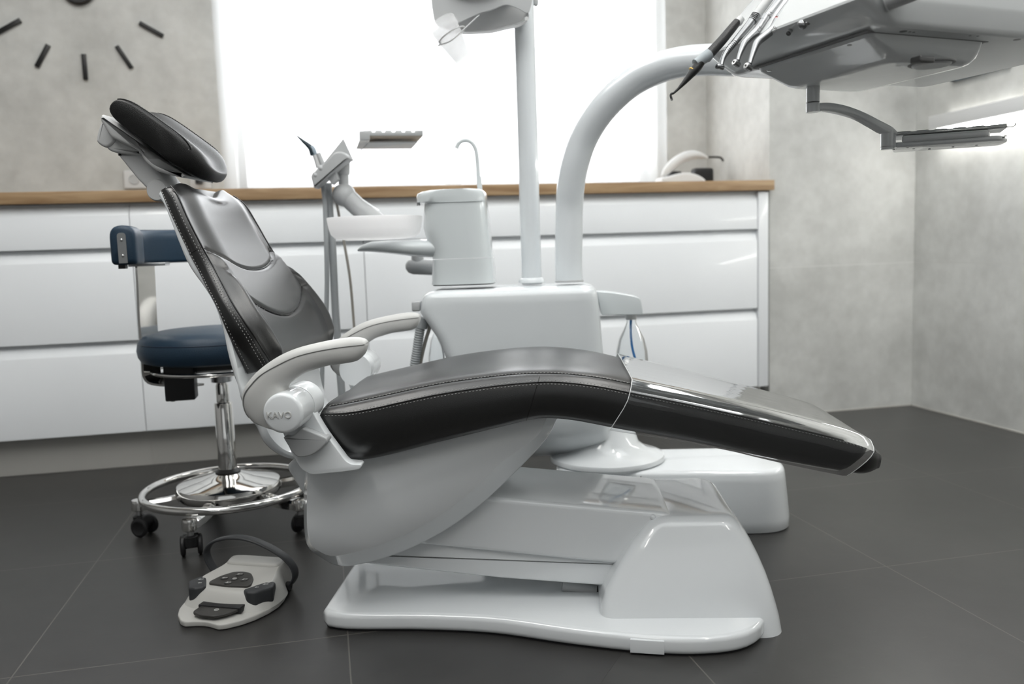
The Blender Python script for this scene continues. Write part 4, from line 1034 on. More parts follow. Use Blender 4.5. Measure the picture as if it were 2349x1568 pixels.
# recessed round grip and latch under the pan
g = T.z(2137, 146, z0-.035)
def ringdisc(c, r, w, z, m, name, par): q = MB(); q += lathe([(r, .0), (r+.0003, -.0018), (r-w, -.0022), (r-w, .0)], (c.x, c.y, z), 36, None, (False, False)); return tb(name, q, m, par)
q = MB(); q += lathe([(0, -.0008), (.034, -.0008), (.034, .001)], (g.x, g.y, z0-.035), 40, None, (False, False)); tb('grip_recess', q, 'print', pan)
q = MB(); q += lathe([(0, -.004), (.026, -.004), (.0285, -.002), (.0285, 0)], (g.x, g.y, z0-.035), 40, None, (False, False)); tb('round_grip', q, 'lgrey', pan)
g = T.z(2120, 130, z0-.035); q = MB(); q += box(g.x-.014, g.x+.016, g.y-.006, g.y+.014, z0-.044, z0-.034, .003); tb('latch', q, mat('dark_latch', (.10, .10, .10), .3), pan)
for x, y, z_ in ((1823, 72, z0), (0, 0, 0)):
    if not z_: continue
for x, y in ((2072, 72), (2087, 73), (2096, 74), (2225, 82), (2243, 83), (2333, 91)):
    g = T.z(x, y, z0); r_ = .0055 if x in (2072, 2333) else .002
    q = MB(); q += lathe([(0, -.0006), (r_, -.0006), (r_, .001)], (g.x, g.y, z0+.0003), 16, None, (False, False)); tb('screw_hole', q, 'hub', hous)
for x, y in ((1765, 161), (1948, 102)):
    g = T.z(x, y, z0-.012); q = MB(); q += lathe([(0, -.0016), (.0035, -.0014), (.0045, 0)], (g.x, g.y, z0-.0125), 16, None, (False, False)); tb('screw', q, 'steel', pan)
# grip rod at the near side
a = T.v(2032, 2, yn-.006); b = T.v(2120, -30, yn-.05)
q = MB(); q += tube([a, a.lerp(b, .03), a.lerp(b, .04), b], [.0155, .0155, .0145, .0135], 24); tb('handle', q, 'lgrey')
# hanging post with curved arm and its pivot
pd = T.z(1865, 205, z0-.033).y-.03
def tv(x, y, c=None): return T.v(x, y, pd if c is None else c)
a, b = tv(1865, 198), tv(1865, 234)
q = MB(); q += tube([a+Vector((0, 0, .02)), a, b], .0185*.62, 28); post = tb('hanging_post', q, 'table')
q = MB(); q += tube([tv(1865, 235), tv(1865, 236.5)], .0108, 28); tb('joint_gap', q, 'print', post)
q = MB(); q += tube([tv(1865, 237), tv(1865, 257.5)], .0118, 28); tb('pivot', q, 'table', post)
up_ = [(1864, 238), (1895, 237), (1930, 243), (1970, 257), (2010, 277), (2040, 293), (2050, 303)]
dn_ = [(2050, 312), (2025, 306), (2000, 292), (1965, 273), (1930, 262), (1895, 256), (1864, 256)]
P = [(p.x, p.z) for p in cr([tv(x, y) for x, y in up_], 30)+cr([tv(x, y) for x, y in dn_], 30)]
q = MB(); q += slab(P, pd-.011, pd+.011, .004, XZ); carm = tb('curved_arm', q, 'table', post)
q = MB(); q += tube([tv(2035, 300), tv(2035, 343)], .0115, 28); epost = tb('end_post', q, 'table', carm)
q = MB(); q += tube([tv(2035, 336), tv(2035, 337)], .0118, 28); tb('joint_gap', q, 'print', epost)

# ------------------------------------------------------------------ tray carrier and notched tray on the end post
# seen almost edge on, turned so that its long side recedes to the right
ca = EYE+ray(2052, 330)*((T.wor(tv(2035, 330))-EYE).dot(FW))
TR = Fr(Vector((ca.x, ca.y, 0)), math.radians(-35))
zt_ = ca.z
tray = thing('tray_carrier', 'pale tray carrier under the instrument table, level in front of the right wall', 'tray carrier', TR)
def rb(name, mb, m, par=None, **k): return mb.mk(name, m, par or tray, **k)
zp = TR.v(2052, 338, 0).z
e1 = TR.v(2328, 322, 0)
Lx = TR.v(2300, 318, 0).x
d_ = .11
P = rpoly([(.0, 0), (Lx*.985, 0), (Lx*1.09, .045), (Lx*1.06, d_), (.0, d_)], [.004, .02, .02, .02, .006], 6)
q = MB(); q += slab(P, zp-.0, zp+.009, .0035, XY); plate = rb('plate', q, 'table')
q = MB(); P = rpoly([(.012, -.004), (Lx*.86, -.004), (Lx*.90, .012), (Lx*.90, .05), (.012, .05)], .008, 6); q += slab(P, zp+.008, zp+.020, .004, XY); rb('raised_rib', q, 'table', plate)
q = MB(); q += box(-.022, .002, -.008, .022, zp-.001, zp+.024, .003); rb('clamp', q, 'table')
for x, y in ((2082, 338), (2096, 341), (2050, 343), (2132, 342), (2186, 337), (2240, 333), (2302, 316), (2306, 312)):
    g = TR.z(x, y, zp); q = MB(); q += lathe([(0, -.0005), (.0022, -.0005), (.0022, .001)], (g.x, g.y, zp), 12, None, (False, False)); rb('screw', q, 'hub', plate)
tr2 = thing('instrument_tray', 'steel instrument tray with a notched rim and beige insert, resting on the tray carrier', 'tray', TR, off=(0, 0, 0))
a = TR.v(2055, 300, .004); b = TR.v(2312, 276, .004)
zb2 = zp+.0215
x0_, x1_ = a.x, b.x; zr1 = TR.v(2055, 300, .004).z
zr0 = zb2+.004
q = MB(); q += slab(notched(x0_, x1_, zr0, zr1, 6, (zr1-zr0)*.28), .085, .089, .0004, XZ, 2); rb('notched_rail', q, 'traym', tr2)
q = MB(); q += slab(notched(x0_, x1_-.0, zr0, zr1-.001, 6, (zr1-zr0)*.28), .012, .0145, .0003, XZ, 2); rb('insert_rail', q, 'traym', tr2)
q = MB(); xa_, xb_ = x0_+(x1_-x0_)*.11, x0_+(x1_-x0_)*.835
q += slab(rpoly([(xa_, zb2+.002), (xb_, zb2+.002), (xb_, zr1-.008), (xa_, zr1-.008)], .001), .002, .0045, .0003, XZ, 2); rb('front_lip', q, 'traym', tr2)
q = MB(); q += box(x0_+.001, xa_-.001, .016, .020, zr0, zr1-.004, .0005); rb('beige_insert', q, 'kraft', tr2)
q = MB(); q += box(x0_, x1_, .004, .088, zb2, zb2+.003, .001); rb('tray_floor', q, 'traym', tr2)
q = MB(); q += tube(cr([Vector((xb_, .004, zb2+.002)), Vector((x1_-.002, .004, zb2+.001)), Vector((x1_+.010, .006, zb2+.0015)), Vector((x1_+.0125, .008, zb2+.008)), Vector((x1_+.0125, .008, zr1-.006))], 24), .0009, 8); rb('wire_clip', q, 'steel', tr2)
q = MB(); q += tube(cr([Vector((x0_-.006, .002, zr1-.010)), Vector((x0_-.012, .002, zr1-.012)), Vector((x0_-.013, .002, zb2-.001)), Vector((x0_-.006, .002, zb2+.001)), Vector((xa_, .002, zb2+.004))], 24), .0009, 8); rb('wire_clip', q, 'steel', tr2)

# ------------------------------------------------------------------ handpieces in their rests along the left edge
def HPc(x, y, d): return T.loc(EYE+ray(x, y)*d)
def hp_thing(name, label, cat='dental handpiece'):
    return thing(name, label, cat, T, group='handpieces hanging on the instrument table')
SC = 5.593
def px5(x, y): return 1520+x/SC, y/SC
def hbuild(t, name, pts, m, d0, d1=None, n=40, par=None, ridge=0):
    """pts: (crop x, crop y, radius px in the photo)"""
    d1 = d1 or d0; P = []; Rr = []
    for i, (x, y, r) in enumerate(pts):
        d = d0+(d1-d0)*i/max(1, len(pts)-1); X_, Y_2 = px5(x, y); P.append(HPc(X_, Y_2, d)); Rr.append(r*d/FPX)
    L = cr(P, n); 
    ln = [0]
    for i in range(1, len(P)): ln.append(ln[-1]+(P[i]-P[i-1]).length)
    RR = []
    for i in range(n):
        s = ln[-1]*i/(n-1); k = 0
        while k < len(ln)-2 and ln[k+1] < s: k += 1
        f = (s-ln[k])/max(1e-9, ln[k+1]-ln[k]); f = min(1, max(0, f)); r = Rr[k]*(1-f)+Rr[k+1]*f
        if ridge and ridge[0] < i/n < ridge[1]: r *= 1+.07*math.sin(i*2*PI/3)
        RR.append(r)
    q = MB(); q += tube(L, RR, 28); return q.mk(name, m, par or t), L, RR
def head(t, x, y, axx, axy, r, h, d, par):
    c = HPc(*px5(x, y), d); e = HPc(*px5(x+axx, y+axy), d-.003); ax = (e-c).normalized(); R_ = r*d/FPX; H_ = h*d/FPX
    q = MB(); q += lathe([(0, -H_), (R_*.82, -H_), (R_*.98, -H_*.8), (R_, -H_*.3), (R_, H_*.75), (R_*.85, H_), (R_*.4, H_*1.02), (0, H_*1.0)], c, 28, ax, (False, False)); o = q.mk('head', 'satin', par)
    q = MB(); q += lathe([(0, 0), (R_*.30, 0), (R_*.30, .0006)], c+ax*(H_*1.03), 14, ax, (False, False)); q.mk('bur_socket', 'hub', o); return o
d = 1.46
# 1 scaler / polishing syringe in black
t = hp_thing('air_polisher', 'black tapering handpiece with a grey collar and bent tip, leftmost on the table edge')
o, L, RR = hbuild(t, 'grip', [(955, 285, 9.6), (860, 400, 10.5), (760, 520, 11), (650, 640, 11.5), (560, 740, 12)], 'leather', d-.02, d-.05)
hbuild(t, 'sleeve', [(600, 690, 12.6), (540, 740, 12.6), (470, 790, 11.6), (420, 820, 11)], mat('blue_grey_plastic_light', (.36, .40, .42), .4), d-.053, d-.058, par=o)
hbuild(t, 'cone', [(480, 790, 12.0), (440, 860, 11.5), (400, 910, 10.2), (300, 1030, 6.5), (200, 1140, 3.2), (135, 1200, 2.4)], 'leather', d-.055, d-.07, par=o)
hbuild(t, 'gold_ring', [(386, 905, 10.1), (380, 912, 9.9)], 'gold', d-.0605, d-.0606, 4, par=o)
hbuild(t, 'tip', [(138, 1195, 2.6), (112, 1205, 2.8), (104, 1230, 2.7), (118, 1275, 2.6)], 'leather', d-.07, d-.072, 24, par=o)
hbuild(t, 'tip_end', [(116, 1270, 2.8), (119, 1290, 2.5)], 'satin', d-.0722, d-.0722, 6, par=o)
hbuild(t, 'coupling', [(1010, 235, 8.5), (975, 280, 9.8), (948, 295, 9.8)], 'white2', d-.018, d-.02, 8, par=o)
hbuild(t, 'hose', [(1250, -60, 6), (1190, 40, 6.5), (1120, 120, 8.0), (1000, 250, 8.5)], 'cup', d, d-.018, par=o)
# 2 slim contra angle with grip rings
t = hp_thing('slim_handpiece', 'slim silver handpiece with a ribbed grip and small head, next to the black one')
o, L, RR = hbuild(t, 'barrel', [(1170, 230, 9.5), (1100, 330, 9.0), (1000, 450, 8.2), (910, 560, 7.6), (850, 630, 7.4), (800, 700, 6.6), (770, 770, 5.2), (755, 840, 4.8)], 'satin', 1.4350, 1.4050, 90, ridge=(.50, .80))
hbuild(t, 'knurled_ring', [(1200, 190, 10.4), (1175, 235, 10.6), (1150, 270, 10.2)], 'satin', 1.4360, 1.4330, 14, par=o, ridge=(0, 1))
hbuild(t, 'hose_end', [(1400, -60, 10), (1300, 70, 10), (1190, 210, 9.8)], 'white2', 1.4450, 1.4360, par=o)
head(t, 735, 860, -42, -8, 6.2, 9.5, 1.4030, o)
# 3 contra angle marked KL CE
t = hp_thing('contra_angle_handpiece', 'silver angled handpiece engraved near its middle, second silver one beside the slim ribbed one')
o, L, RR = hbuild(t, 'barrel', [(1310, 250, 9.6), (1230, 370, 9.3), (1150, 450, 8.8), (1080, 520, 8.3), (1045, 560, 8.2), (1010, 640, 6.8), (980, 720, 5.4), (965, 780, 4.6)], 'satin', 1.4100, 1.3700, 90)
hbuild(t, 'collar', [(1330, 215, 10.2), (1290, 275, 9.9)], 'satin', 1.4120, 1.4090, 8, par=o)
hbuild(t, 'motor', [(1570, -60, 12.5), (1500, 20, 12.2), (1400, 150, 11.4), (1330, 232, 10.4)], 'satin', 1.4350, 1.4120, par=o)
head(t, 945, 815, -30, -22, 7.4, 8.5, 1.3680, o)
# 4 contra angle with a red ring
t = hp_thing('red_ring_handpiece', 'silver angled handpiece with a thin red ring, beside the plain one')
o, L, RR = hbuild(t, 'barrel', [(1475, 270, 10.4), (1420, 370, 10.0), (1340, 440, 9.4), (1240, 520, 8.9), (1200, 570, 8.6), (1170, 650, 7.2), (1140, 740, 5.8), (1118, 820, 4.8)], 'satin', 1.3900, 1.3400, 90)
hbuild(t, 'red_ring', [(1483, 262, 10.6), (1478, 270, 10.6)], 'red', 1.3903, 1.3900, 4, par=o)
hbuild(t, 'motor', [(1740, -60, 13.2), (1670, 30, 12.8), (1580, 140, 12), (1490, 255, 11.0)], 'satin', 1.4150, 1.3910, par=o)
head(t, 1100, 860, -34, -20, 8.0, 9.0, 1.3380, o)
# 5 short straight one, nozzle open downwards
t = hp_thing('straight_handpiece', 'short silver nozzle handpiece pointing down with its dark open end, fourth from the black one')
o, L, RR = hbuild(t, 'barrel', [(1720, 250, 8.0), (1680, 320, 7.0), (1640, 390, 5.8), (1615, 430, 5.6)], 'satin', 1.3550, 1.3350, 30)
hbuild(t, 'bore', [(1612, 433, 3.6), (1609, 437, 3.6)], 'hub', 1.3348, 1.3347, 4, par=o)
hbuild(t, 'sleeve', [(1980, -50, 9.5), (1880, 80, 9.4), (1790, 180, 8.8), (1715, 255, 8.2)], 'white2', 1.3850, 1.3550, par=o)
# 6 one seen across with a ball head
t = hp_thing('ball_head_handpiece', 'silver handpiece with a round ball-like head, nearest the table corner')
o, L, RR = hbuild(t, 'barrel', [(2230, 40, 11.5), (2150, 90, 10.6), (2050, 160, 8.4), (1950, 240, 6.2), (1850, 300, 5.2), (1820, 310, 5.0)], 'satin', 1.2900, 1.3100, 50)
c = HPc(*px5(1790, 315), 1.3100); R_ = 10.5*1.30/FPX
q = MB(); q += lathe([(R_*math.sin(k*PI/12), -R_*1.15*math.cos(k*PI/12)) for k in range(13)], c, 24, (.3, -.5, -.8), (False, False)); q.mk('head', 'satin', o)
hbuild(t, 'motor', [(2330, -60, 12), (2240, 30, 12.2)], 'satin', 1.2800, 1.2890, 12, par=o)
def engrave(txt, x, y, size, ang, dd, par):
    c = T.wor(HPc(*px5(x, y), dd)); ax_ = RT*math.cos(ang)-UP*math.sin(ang); 
    X_ = ax_.normalized(); Z_ = -FW; Y_3 = Z_.cross(X_).normalized()
    Mx = Matrix((X_, Y_3, Z_)).transposed().to_4x4(); Mx.translation = c
    inv = (Matrix.Translation(T.o) @ T.R.to_4x4()).inverted()
    text_mesh('engraving', txt, size, 'print', par, inv @ Mx, .0002)
allh = {o.parent.name: o for o in COL.objects if o.name.startswith('barrel')}
engrave('CE', 1248, 372, .0085, -1.0, 1.383, allh['contra_angle_handpiece'])
engrave('CE', 1432, 378, .0085, -1.0, 1.358, allh['red_ring_handpiece'])
mt = [o for o in COL.objects if o.name.startswith('motor')][0]
engrave('KL', 1385, 175, .0095, -1.0, 1.392, mt)

# ================================================================== LAMP HEAD above, cropped by the frame, and the cups
lv = .50
lamp = thing('operating_lamp', 'pale operating lamp head on the pole, cut off by the top of the photo', 'dental lamp', F, off=O0)
def L_(name, mb, m, par=None, **k): return mb.move(-O0).mk(name, m, par or lamp, **k)
def LX(x, y, c=lv): return F.v(960+x/6.909, y/6.909, c)
sh = [LX(x, y) for x, y in ((205, -250), (205, 0), (225, 180), (262, 380), (380, 470), (680, 350), (1010, 200), (1110, 185), (1380, 75), (1560, 130), (1740, 240), (1800, 60), (1820, -250))]
P = [(p.x, p.z) for p in cr([Vector((p.x, 0, p.z)) for p in sh], 60, True)]
P = [(p.x, p.z) for p in sh]
q = MB(); q += slab(rpoly(P, [.01, .03, .03, .01, .012, .005, .006, .006, .012, .02, .012, .03, .01], 6), lv-.004, lv+.0, .0015, XZ); shell = L_('front_shell', q, 'lampshell')
rim = [LX(x, y, lv+.01) for x, y in ((400, 430), (560, 520), (740, 545), (960, 540), (1180, 520), (1400, 470), (1580, 430), (1700, 360), (1750, 290), (1740, 230))]
inn = [LX(x, y, lv+.09) for x, y in ((480, 330), (600, 430), (760, 500), (960, 505), (1180, 490), (1380, 440), (1540, 390), (1640, 310), (1690, 250), (1690, 210))]
r1 = cr(rim, 50); r2 = cr(inn, 50)
rings = []
for a, b in zip(r1, r2): rings.append([a, a+Vector((0, 0, .006)), b+Vector((0, 0, .008)), b])
q = MB(); q += loft(rings); L_('lower_rim', q, 'lampshell')
D_ = [LX(x, y, lv+.05) for x, y in ((450, 400), (680, 340), (1010, 190), (1380, 60), (1560, 110), (1745, 220), (1740, 290), (1680, 340), (1580, 400), (1400, 445), (1180, 490), (960, 508), (740, 515), (560, 490))]
q = MB(); q += slab([(p.x, p.z) for p in D_], lv+.05, lv+.055, .001, XZ); L_('diffuser', q, 'white2')
q = MB(); q += lathe([(0, -.004), (.005, -.003), (.0052, .004)], LX(1715, 300, lv-.002), 16, (0, -1, 0)); L_('hinge_pin', q, 'white2')
q = MB(); q += tube([LX(1860, -60, pv), LX(1860, 60, pv)], .0065, 14, roundcap=True); L_('lock_knob', q, 'lgrey')
q = MB(); c = LX(960, -140, .56); q += lathe([(.0, -.03), (.09, -.03), (.10, -.02), (.10, .05), (0, .05)], c, 40, (0, 0, 1)); L_('reflector_housing', q, 'lampshell')
q = MB(); q += tube([c+Vector((.08, .02, .02)), LX(1760, -150, pv)], .012, 16); L_('lamp_joint', q, 'lgrey')
# cup dispenser ring and the stack of cups poking down through it
cv = .46
holder = thing('cup_holder', 'thin tilted cup holder ring beneath the operating lamp', 'cup holder', F, off=O0)
ca_ = LX(420, 470, cv); tip_ = LX(740, 1010, cv); ax_ = (tip_-ca_).normalized()   # stack direction, downwards
mid = LX(530, 560, cv)
Rm = Vector((0, 0, 1)).rotation_difference(ax_)
hr_ = (LX(720, 460, cv)-LX(370, 650, cv)).length/2
q = MB(); 
pe = []
for k in range(48):
    a = 2*PI*k/48; rr2 = hr_*1.18 if math.cos(a) < 0 else hr_*1.12
    pe.append(Rm @ Vector((rr2*math.cos(a), rr2*math.sin(a), 0)))
rings = []
for ro, zo in ((1, -.0012), (1, .0012), (.90, .0012), (.90, -.0012), (1, -.0012)):
    rings.append([mid+(Rm @ Vector((hr_*1.24*ro*math.cos(2*PI*k/48), hr_*1.24*ro*math.sin(2*PI*k/48), zo))) for k in range(48)])
q += loft(rings, (False, False)); q.move(-O0).mk('ring', 'lgrey', holder)
q = MB(); q += tube(cr([LX(370, 655, cv-.01), LX(340, 700, cv-.02), LX(315, 722, cv-.025), LX(360, 705, cv-.03), LX(520, 640, cv-.04), LX(700, 480, cv-.03), LX(860, 330, cv-.01), LX(960, 240, cv+.02)], 50), .0016, 8); q.move(-O0).mk('holder_arm', 'lgrey', holder)
top_r = (LX(650, 270, cv)-LX(240, 450, cv)).length/2; bot_r = (LX(860, 950, cv)-LX(650, 1080, cv)).length/2
cl = (LX(755, 1015, cv)-LX(450, 370, cv)).length*.90
step = (LX(755, 1015, cv)-LX(700, 890, cv)).length/7
proto = None
for k in range(8):
    base = LX(755, 1015, cv)-ax_*(step*k)
    if proto is None:
        t = thing('plastic_cup', 'lowest translucent plastic cup of the stack, its whole base showing', 'cup', F, 'stacked plastic cups', off=O0)
        pr = [(0, 0), (bot_r*.96, 0), (bot_r, .0008), (bot_r*1.02, .004)]+[(bot_r*1.02+(hr_*1.0-bot_r)*f*1.0, .004+cl*.62*f) for f in (.25, .5, .75, 1)]+[(hr_+(top_r-hr_)*f*.92, cl*(.62+.36*f)+.004) for f in (.5, 1)]+[(top_r*.97, cl*.975), (top_r*1.04, cl*.98), (top_r*1.05, cl*.99), (top_r*1.03, cl), (top_r*.95, cl*.995)]
        q = MB(); q += lathe(pr, base, 40, -ax_, (False, False)); w = q.move(-O0).mk('wall', 'cup', t, angle=20)
        proto = (t, w)
    else:
        t = proto[0].copy(); COL.objects.link(t); w = proto[1].copy(); COL.objects.link(w); w.parent = t; w.location = -ax_*(step*k)
        ordn = ['', 'second', 'third', 'fourth', 'fifth', 'sixth', 'seventh', 'topmost'][k]
        t['label'] = f'translucent plastic cup, {ordn} from the bottom of the nested stack' if k < 7 else 'topmost translucent plastic cup of the stack, its rim at the lamp shell'

# ================================================================== STOOL with blue cushions
S0 = at_z(330, 1218, 0); S1 = at_z(420, 1266, 0); S2 = at_z(640, 1232, 0)
ZR = .110                                            # height of the foot ring
ring_pts = [at_z(x, y, ZR) for x, y in ((336, 1135), (400, 1165), (512, 1172), (600, 1158), (420, 1092))]
def circ(a, b, c):
    ax, ay, bx, by, cx, cy_ = a.x, a.y, b.x, b.y, c.x, c.y
    d = 2*(ax*(by-cy_)+bx*(cy_-ay)+cx*(ay-by))
    ux = ((ax*ax+ay*ay)*(by-cy_)+(bx*bx+by*by)*(cy_-ay)+(cx*cx+cy_*cy_)*(ay-by))/d
    uy = ((ax*ax+ay*ay)*(cx-bx)+(bx*bx+by*by)*(ax-cx)+(cx*cx+cy_*cy_)*(bx-ax))/d
    return Vector((ux, uy, 0))
Cs = circ(at_z(335, 1138, ZR), at_z(500, 1171, ZR), at_z(420, 1091, ZR))
rs = (at_z(335, 1138, ZR)-Vector((Cs.x, Cs.y, ZR))).length
Cs = Vector((-.285, 2.405, 0)); rs = .222
SF_ = Fr(Cs, 0)
stool = thing('stool', 'blue padded stool on castors with chrome base, between chair backrest and drawers', 'stool', SF_)
def sp(x, y, dy=0): return at_y(x, y, Cs.y+dy)-Cs
def sb(name, mb, m, par=None, **k): return mb.mk(name, m, par or stool, **k)
q = MB(); q += tube([Vector((rs*math.cos(2*PI*k/72), rs*math.sin(2*PI*k/72), ZR)) for k in range(73)], .0105, 14); sb('foot_ring', q, 'chrome')
rd = .140
zd = ZR+.005
q = MB(); q += lathe([(0, zd-.02), (rd*.96, zd-.022), (rd, zd-.012), (rd*1.0, zd), (rd*.97, zd+.010), (rd*.9, zd+.014), (rd*.5, zd+.026), (rd*.28, zd+.036), (rd*.16, zd+.044), (0, zd+.046)], (0, 0, 0), 72, None, (False, False)); sb('base_disc', q, 'chrome')
zc = sp(495, 925).z
q = MB(); q += lathe([(0, zd+.040), (.0245, zd+.040), (.0245, zc), (.0225, zc+.003), (.0175, zc+.004), (.0175, zc+.05), (.014, zc+.058), (.014, sp(495, 868).z)], (0, 0, 0), 40, None, (False, False)); sb('gas_column', q, 'chrome')
q = MB(); q += lathe([(.026, zd+.036), (.035, zd+.041), (.024, zd+.050)], (0, 0, 0), 40, None, (False, False)); sb('column_collar', q, 'hub')
z8 = sp(495, 875).z; z9 = sp(495, 845).z
q = MB(); q += lathe([(0, z8), (.028, z8), (.028, z9+.02), (0, z9+.02)], (0, 0, 0), 32, None, (False, False)); sb('seat_socket', q, 'steel')
# castors: five arms
ang0 = math.atan2((S1-Cs).y, (S1-Cs).x)
RA = .262
th0 = math.radians(36); ra_ = .236
for k in range(5):
    th = th0+2*PI*k/5; d = Vector((math.cos(th), math.sin(th), 0)); s = Vector((-d.y, d.x, 0))
    a = d*.05+Vector((0, 0, .116)); b = d*(ra_-.012)+Vector((0, 0, .082))
    rings = []
    for i in range(12):
        f = i/11; c = a.lerp(b, f)-Vector((0, 0, .010*math.sin(f*PI))); w = .020-.004*f; h = .012
        rings.append([c+s*w*.5+Vector((0, 0, h)), c+s*w+Vector((0, 0, h*.4)), c+s*w-Vector((0, 0, h)), c-s*w-Vector((0, 0, h)), c-s*w+Vector((0, 0, h*.4)), c-s*w*.5+Vector((0, 0, h))])
    e = d*ra_+Vector((0, 0, .082))
    rings.append([e+(p-c)*.8 for p in rings[-1]])
    q = MB(); q += loft(rings); q += lathe([(.0, .098), (.017, .097), (.019, .090), (.019, .070), (.013, .066), (.0, .066)], (d*ra_), 24, None, (False, False)); arm_ = sb('leg', q, 'chrome')
    # castor: stem, hood and two wheels, each turned its own way
    al = (.35, 2.9, -.5, 1.7, .9)[k]+(0 if k else 0)
    tr = Vector((math.cos(al), math.sin(al), 0)); wx = Vector((-tr.y, tr.x, 0))
    c0_ = d*ra_; wc = c0_+tr*.014+Vector((0, 0, .026))
    q = MB(); q += lathe([(.008, .050), (.008, .068)], c0_, 14); sb('castor_stem', q, 'steel', arm_)
    q = MB(); q += tube([wc-wx*.018+Vector((0, 0, .010)), wc+wx*.018+Vector((0, 0, .010))], .0185, 20); q += lathe([(.017, .028), (.017, .052), (.012, .055), (0, .055)], c0_, 20); sb('castor_hood', q, 'black', arm_)
    for sd in (-1, 1):
        q = MB(); q += lathe([(0, -.006), (.018, -.006), (.0235, -.005), (.026, -.002), (.026, .003), (.022, .006), (.018, .0065), (.015, .0045), (0, .005)], wc+wx*.020*sd, 28, wx*sd, (False, False)); sb('castor_wheel', q, 'black', arm_)
# seat cushion, a thick round pad
zs0 = sp(430, 826).z; zs1 = sp(430, 758).z; rseat = (sp(315, 790).x); rr = abs(rseat)
q = MB(); q += lathe([(0, zs0+.004), (rr*.86, zs0), (rr*.95, zs0+.006), (rr*.99, zs0+.02), (rr, zs0+.035), (rr*.985, zs0+.052), (rr*.975, zs0+.056), (rr*.965, zs0+.062), (rr*.90, zs0+.074), (rr*.75, zs0+.081), (0, zs0+.084)], (0, 0, 0), 72, None, (False, False)); seat_s = sb('seat', q, 'blue')
q = MB(); q += tube([Vector((rr*.979*math.cos(2*PI*k/72), rr*.979*math.sin(2*PI*k/72), zs0+.0545)) for k in range(73)], .0014, 6); sb('seam_piping', q, mat('dark_navy_piping', (.01, .022, .045), .4), seat_s)
# hand ring under the seat and the mounting plate
zh = sp(430, 845).z; rh = abs(sp(350, 845).x)
q = MB(); q += tube([Vector((rh*math.cos(2*PI*k/72), rh*math.sin(2*PI*k/72), zh)) for k in range(73)], .0055, 10); sb('hand_ring', q, 'chrome')
q = MB(); q += box(-.06, .06, -.06, .06, zh-.004, zs0+.004, .004); sb('mount_plate', q, 'hub')
q = MB(); q += box(-.15, .03, -.03, .03, zh-.012, zh-.004, .003); sb('mount_arm', q, 'steel')
a = sp(384, 917, -.06); b = sp(448, 858, -.06)
q = MB(); q += box(a.x, b.x, -.09, -.03, a.z, b.z+.03, .004); q += box(a.x+.01, a.x+.02, -.07, -.05, a.z-.004, a.z+.002, .001); sb('tilt_mechanism', q, 'black')
# chrome strip carrying the backrest, bent under the seat
dy_ = -.035
st_ = [sp(x+6, y, dy_) for x, y in ((326, 610), (328, 640), (330, 680), (333, 740), (338, 800), (340, 835), (342, 858), (352, 874), (375, 880), (410, 882), (444, 884))]
cc = cr(st_, 50); rings = []
for i, p in enumerate(cc):
    t_ = (cc[min(i+1, 49)]-cc[max(i-1, 0)]).normalized(); n_v = Vector((-t_.z, 0, t_.x))*.0028
    wv = Vector((.8, .6, 0))*.023
    rings.append([p-wv-n_v, p-wv+n_v, p+wv+n_v, p+wv-n_v])
q = MB(); q += loft(rings); sb('back_strip', q, 'chrome', angle=30)
# backrest pad: padded bar curving round, its near end with a screwed steel plate
bz0, bz1 = sp(280, 607, -.17).z, sp(280, 518, -.17).z
hh_ = (bz1-bz0)/2; zc_ = (bz0+bz1)/2
path = [sp(283, 562, -.21), sp(296, 562, -.165), sp(318, 561, -.10)+Vector((-.02, 0, 0)), sp(318, 561, -.0)+Vector((-.035, 0, 0)), sp(330, 561, .09)+Vector((-.035, 0, 0)), sp(375, 561, .17)+Vector((-.02, 0, 0)), sp(440, 561, .22), sp(500, 561, .235)]
pc = cr(path, 50); rings = []
for i, p in enumerate(pc):
    t_ = (pc[min(i+1, 49)]-pc[max(i-1, 0)]); t_.z = 0; t_.normalize(); s = Vector((t_.y, -t_.x, 0)); r = []
    for x, z in rpoly([(-.030, -hh_), (.030, -hh_), (.030, hh_), (-.030, hh_)], [.012, .012, .03, .03], 6): r.append(Vector((p.x, p.y, zc_))+s*x+Vector((0, 0, z)))
    rings.append(r)
def shr(r, k): c = sum(r, Vector())/len(r); return [c+(p-c)*k for p in r]
t0_ = (pc[0]-pc[1]).normalized(); t0_.z = 0
e0 = [[p+t0_*.008 for p in shr(rings[0], .80)], [p+t0_*.005 for p in shr(rings[0], .93)]]
t9 = (pc[-1]-pc[-2]).normalized(); t9.z = 0
e1 = [[p+t9*.005 for p in shr(rings[-1], .93)], [p+t9*.008 for p in shr(rings[-1], .80)]]
q = MB(); q += loft(e0+rings+e1); bk = sb('backrest', q, 'blue', angle=60)
c = Vector((pc[0].x, pc[0].y, zc_))+t0_*.0085; s = Vector((t0_.y, -t0_.x, 0))
Pp = rpoly([(-.010, -hh_*.92), (.010, -hh_*.92), (.010, hh_*.62), (-.010, hh_*.62)], [.001, .001, .009, .009], 6)
q = MB(); q += loft([[c+s*x+Vector((0, 0, z)) for x, z in Pp], [c+t0_*.002+s*x+Vector((0, 0, z)) for x, z in Pp]]); pl_ = sb('end_plate', q, 'tin', bk)
for z in (-.55, .25):
    q = MB(); q += lathe([(.0035, 0), (.0035, .001), (.002, .002), (0, .0022)], c+t0_*.002+Vector((0, 0, hh_*z)), 14, t0_); sb('screw', q, 'steel', pl_)
a = sp(298, 613, -.05); b = sp(382, 605, -.05)
q = MB(); q += box(a.x-.0, b.x, -.07, .0, bz0-.006, bz0+.002, .001); sb('fixing_plate', q, 'steel')
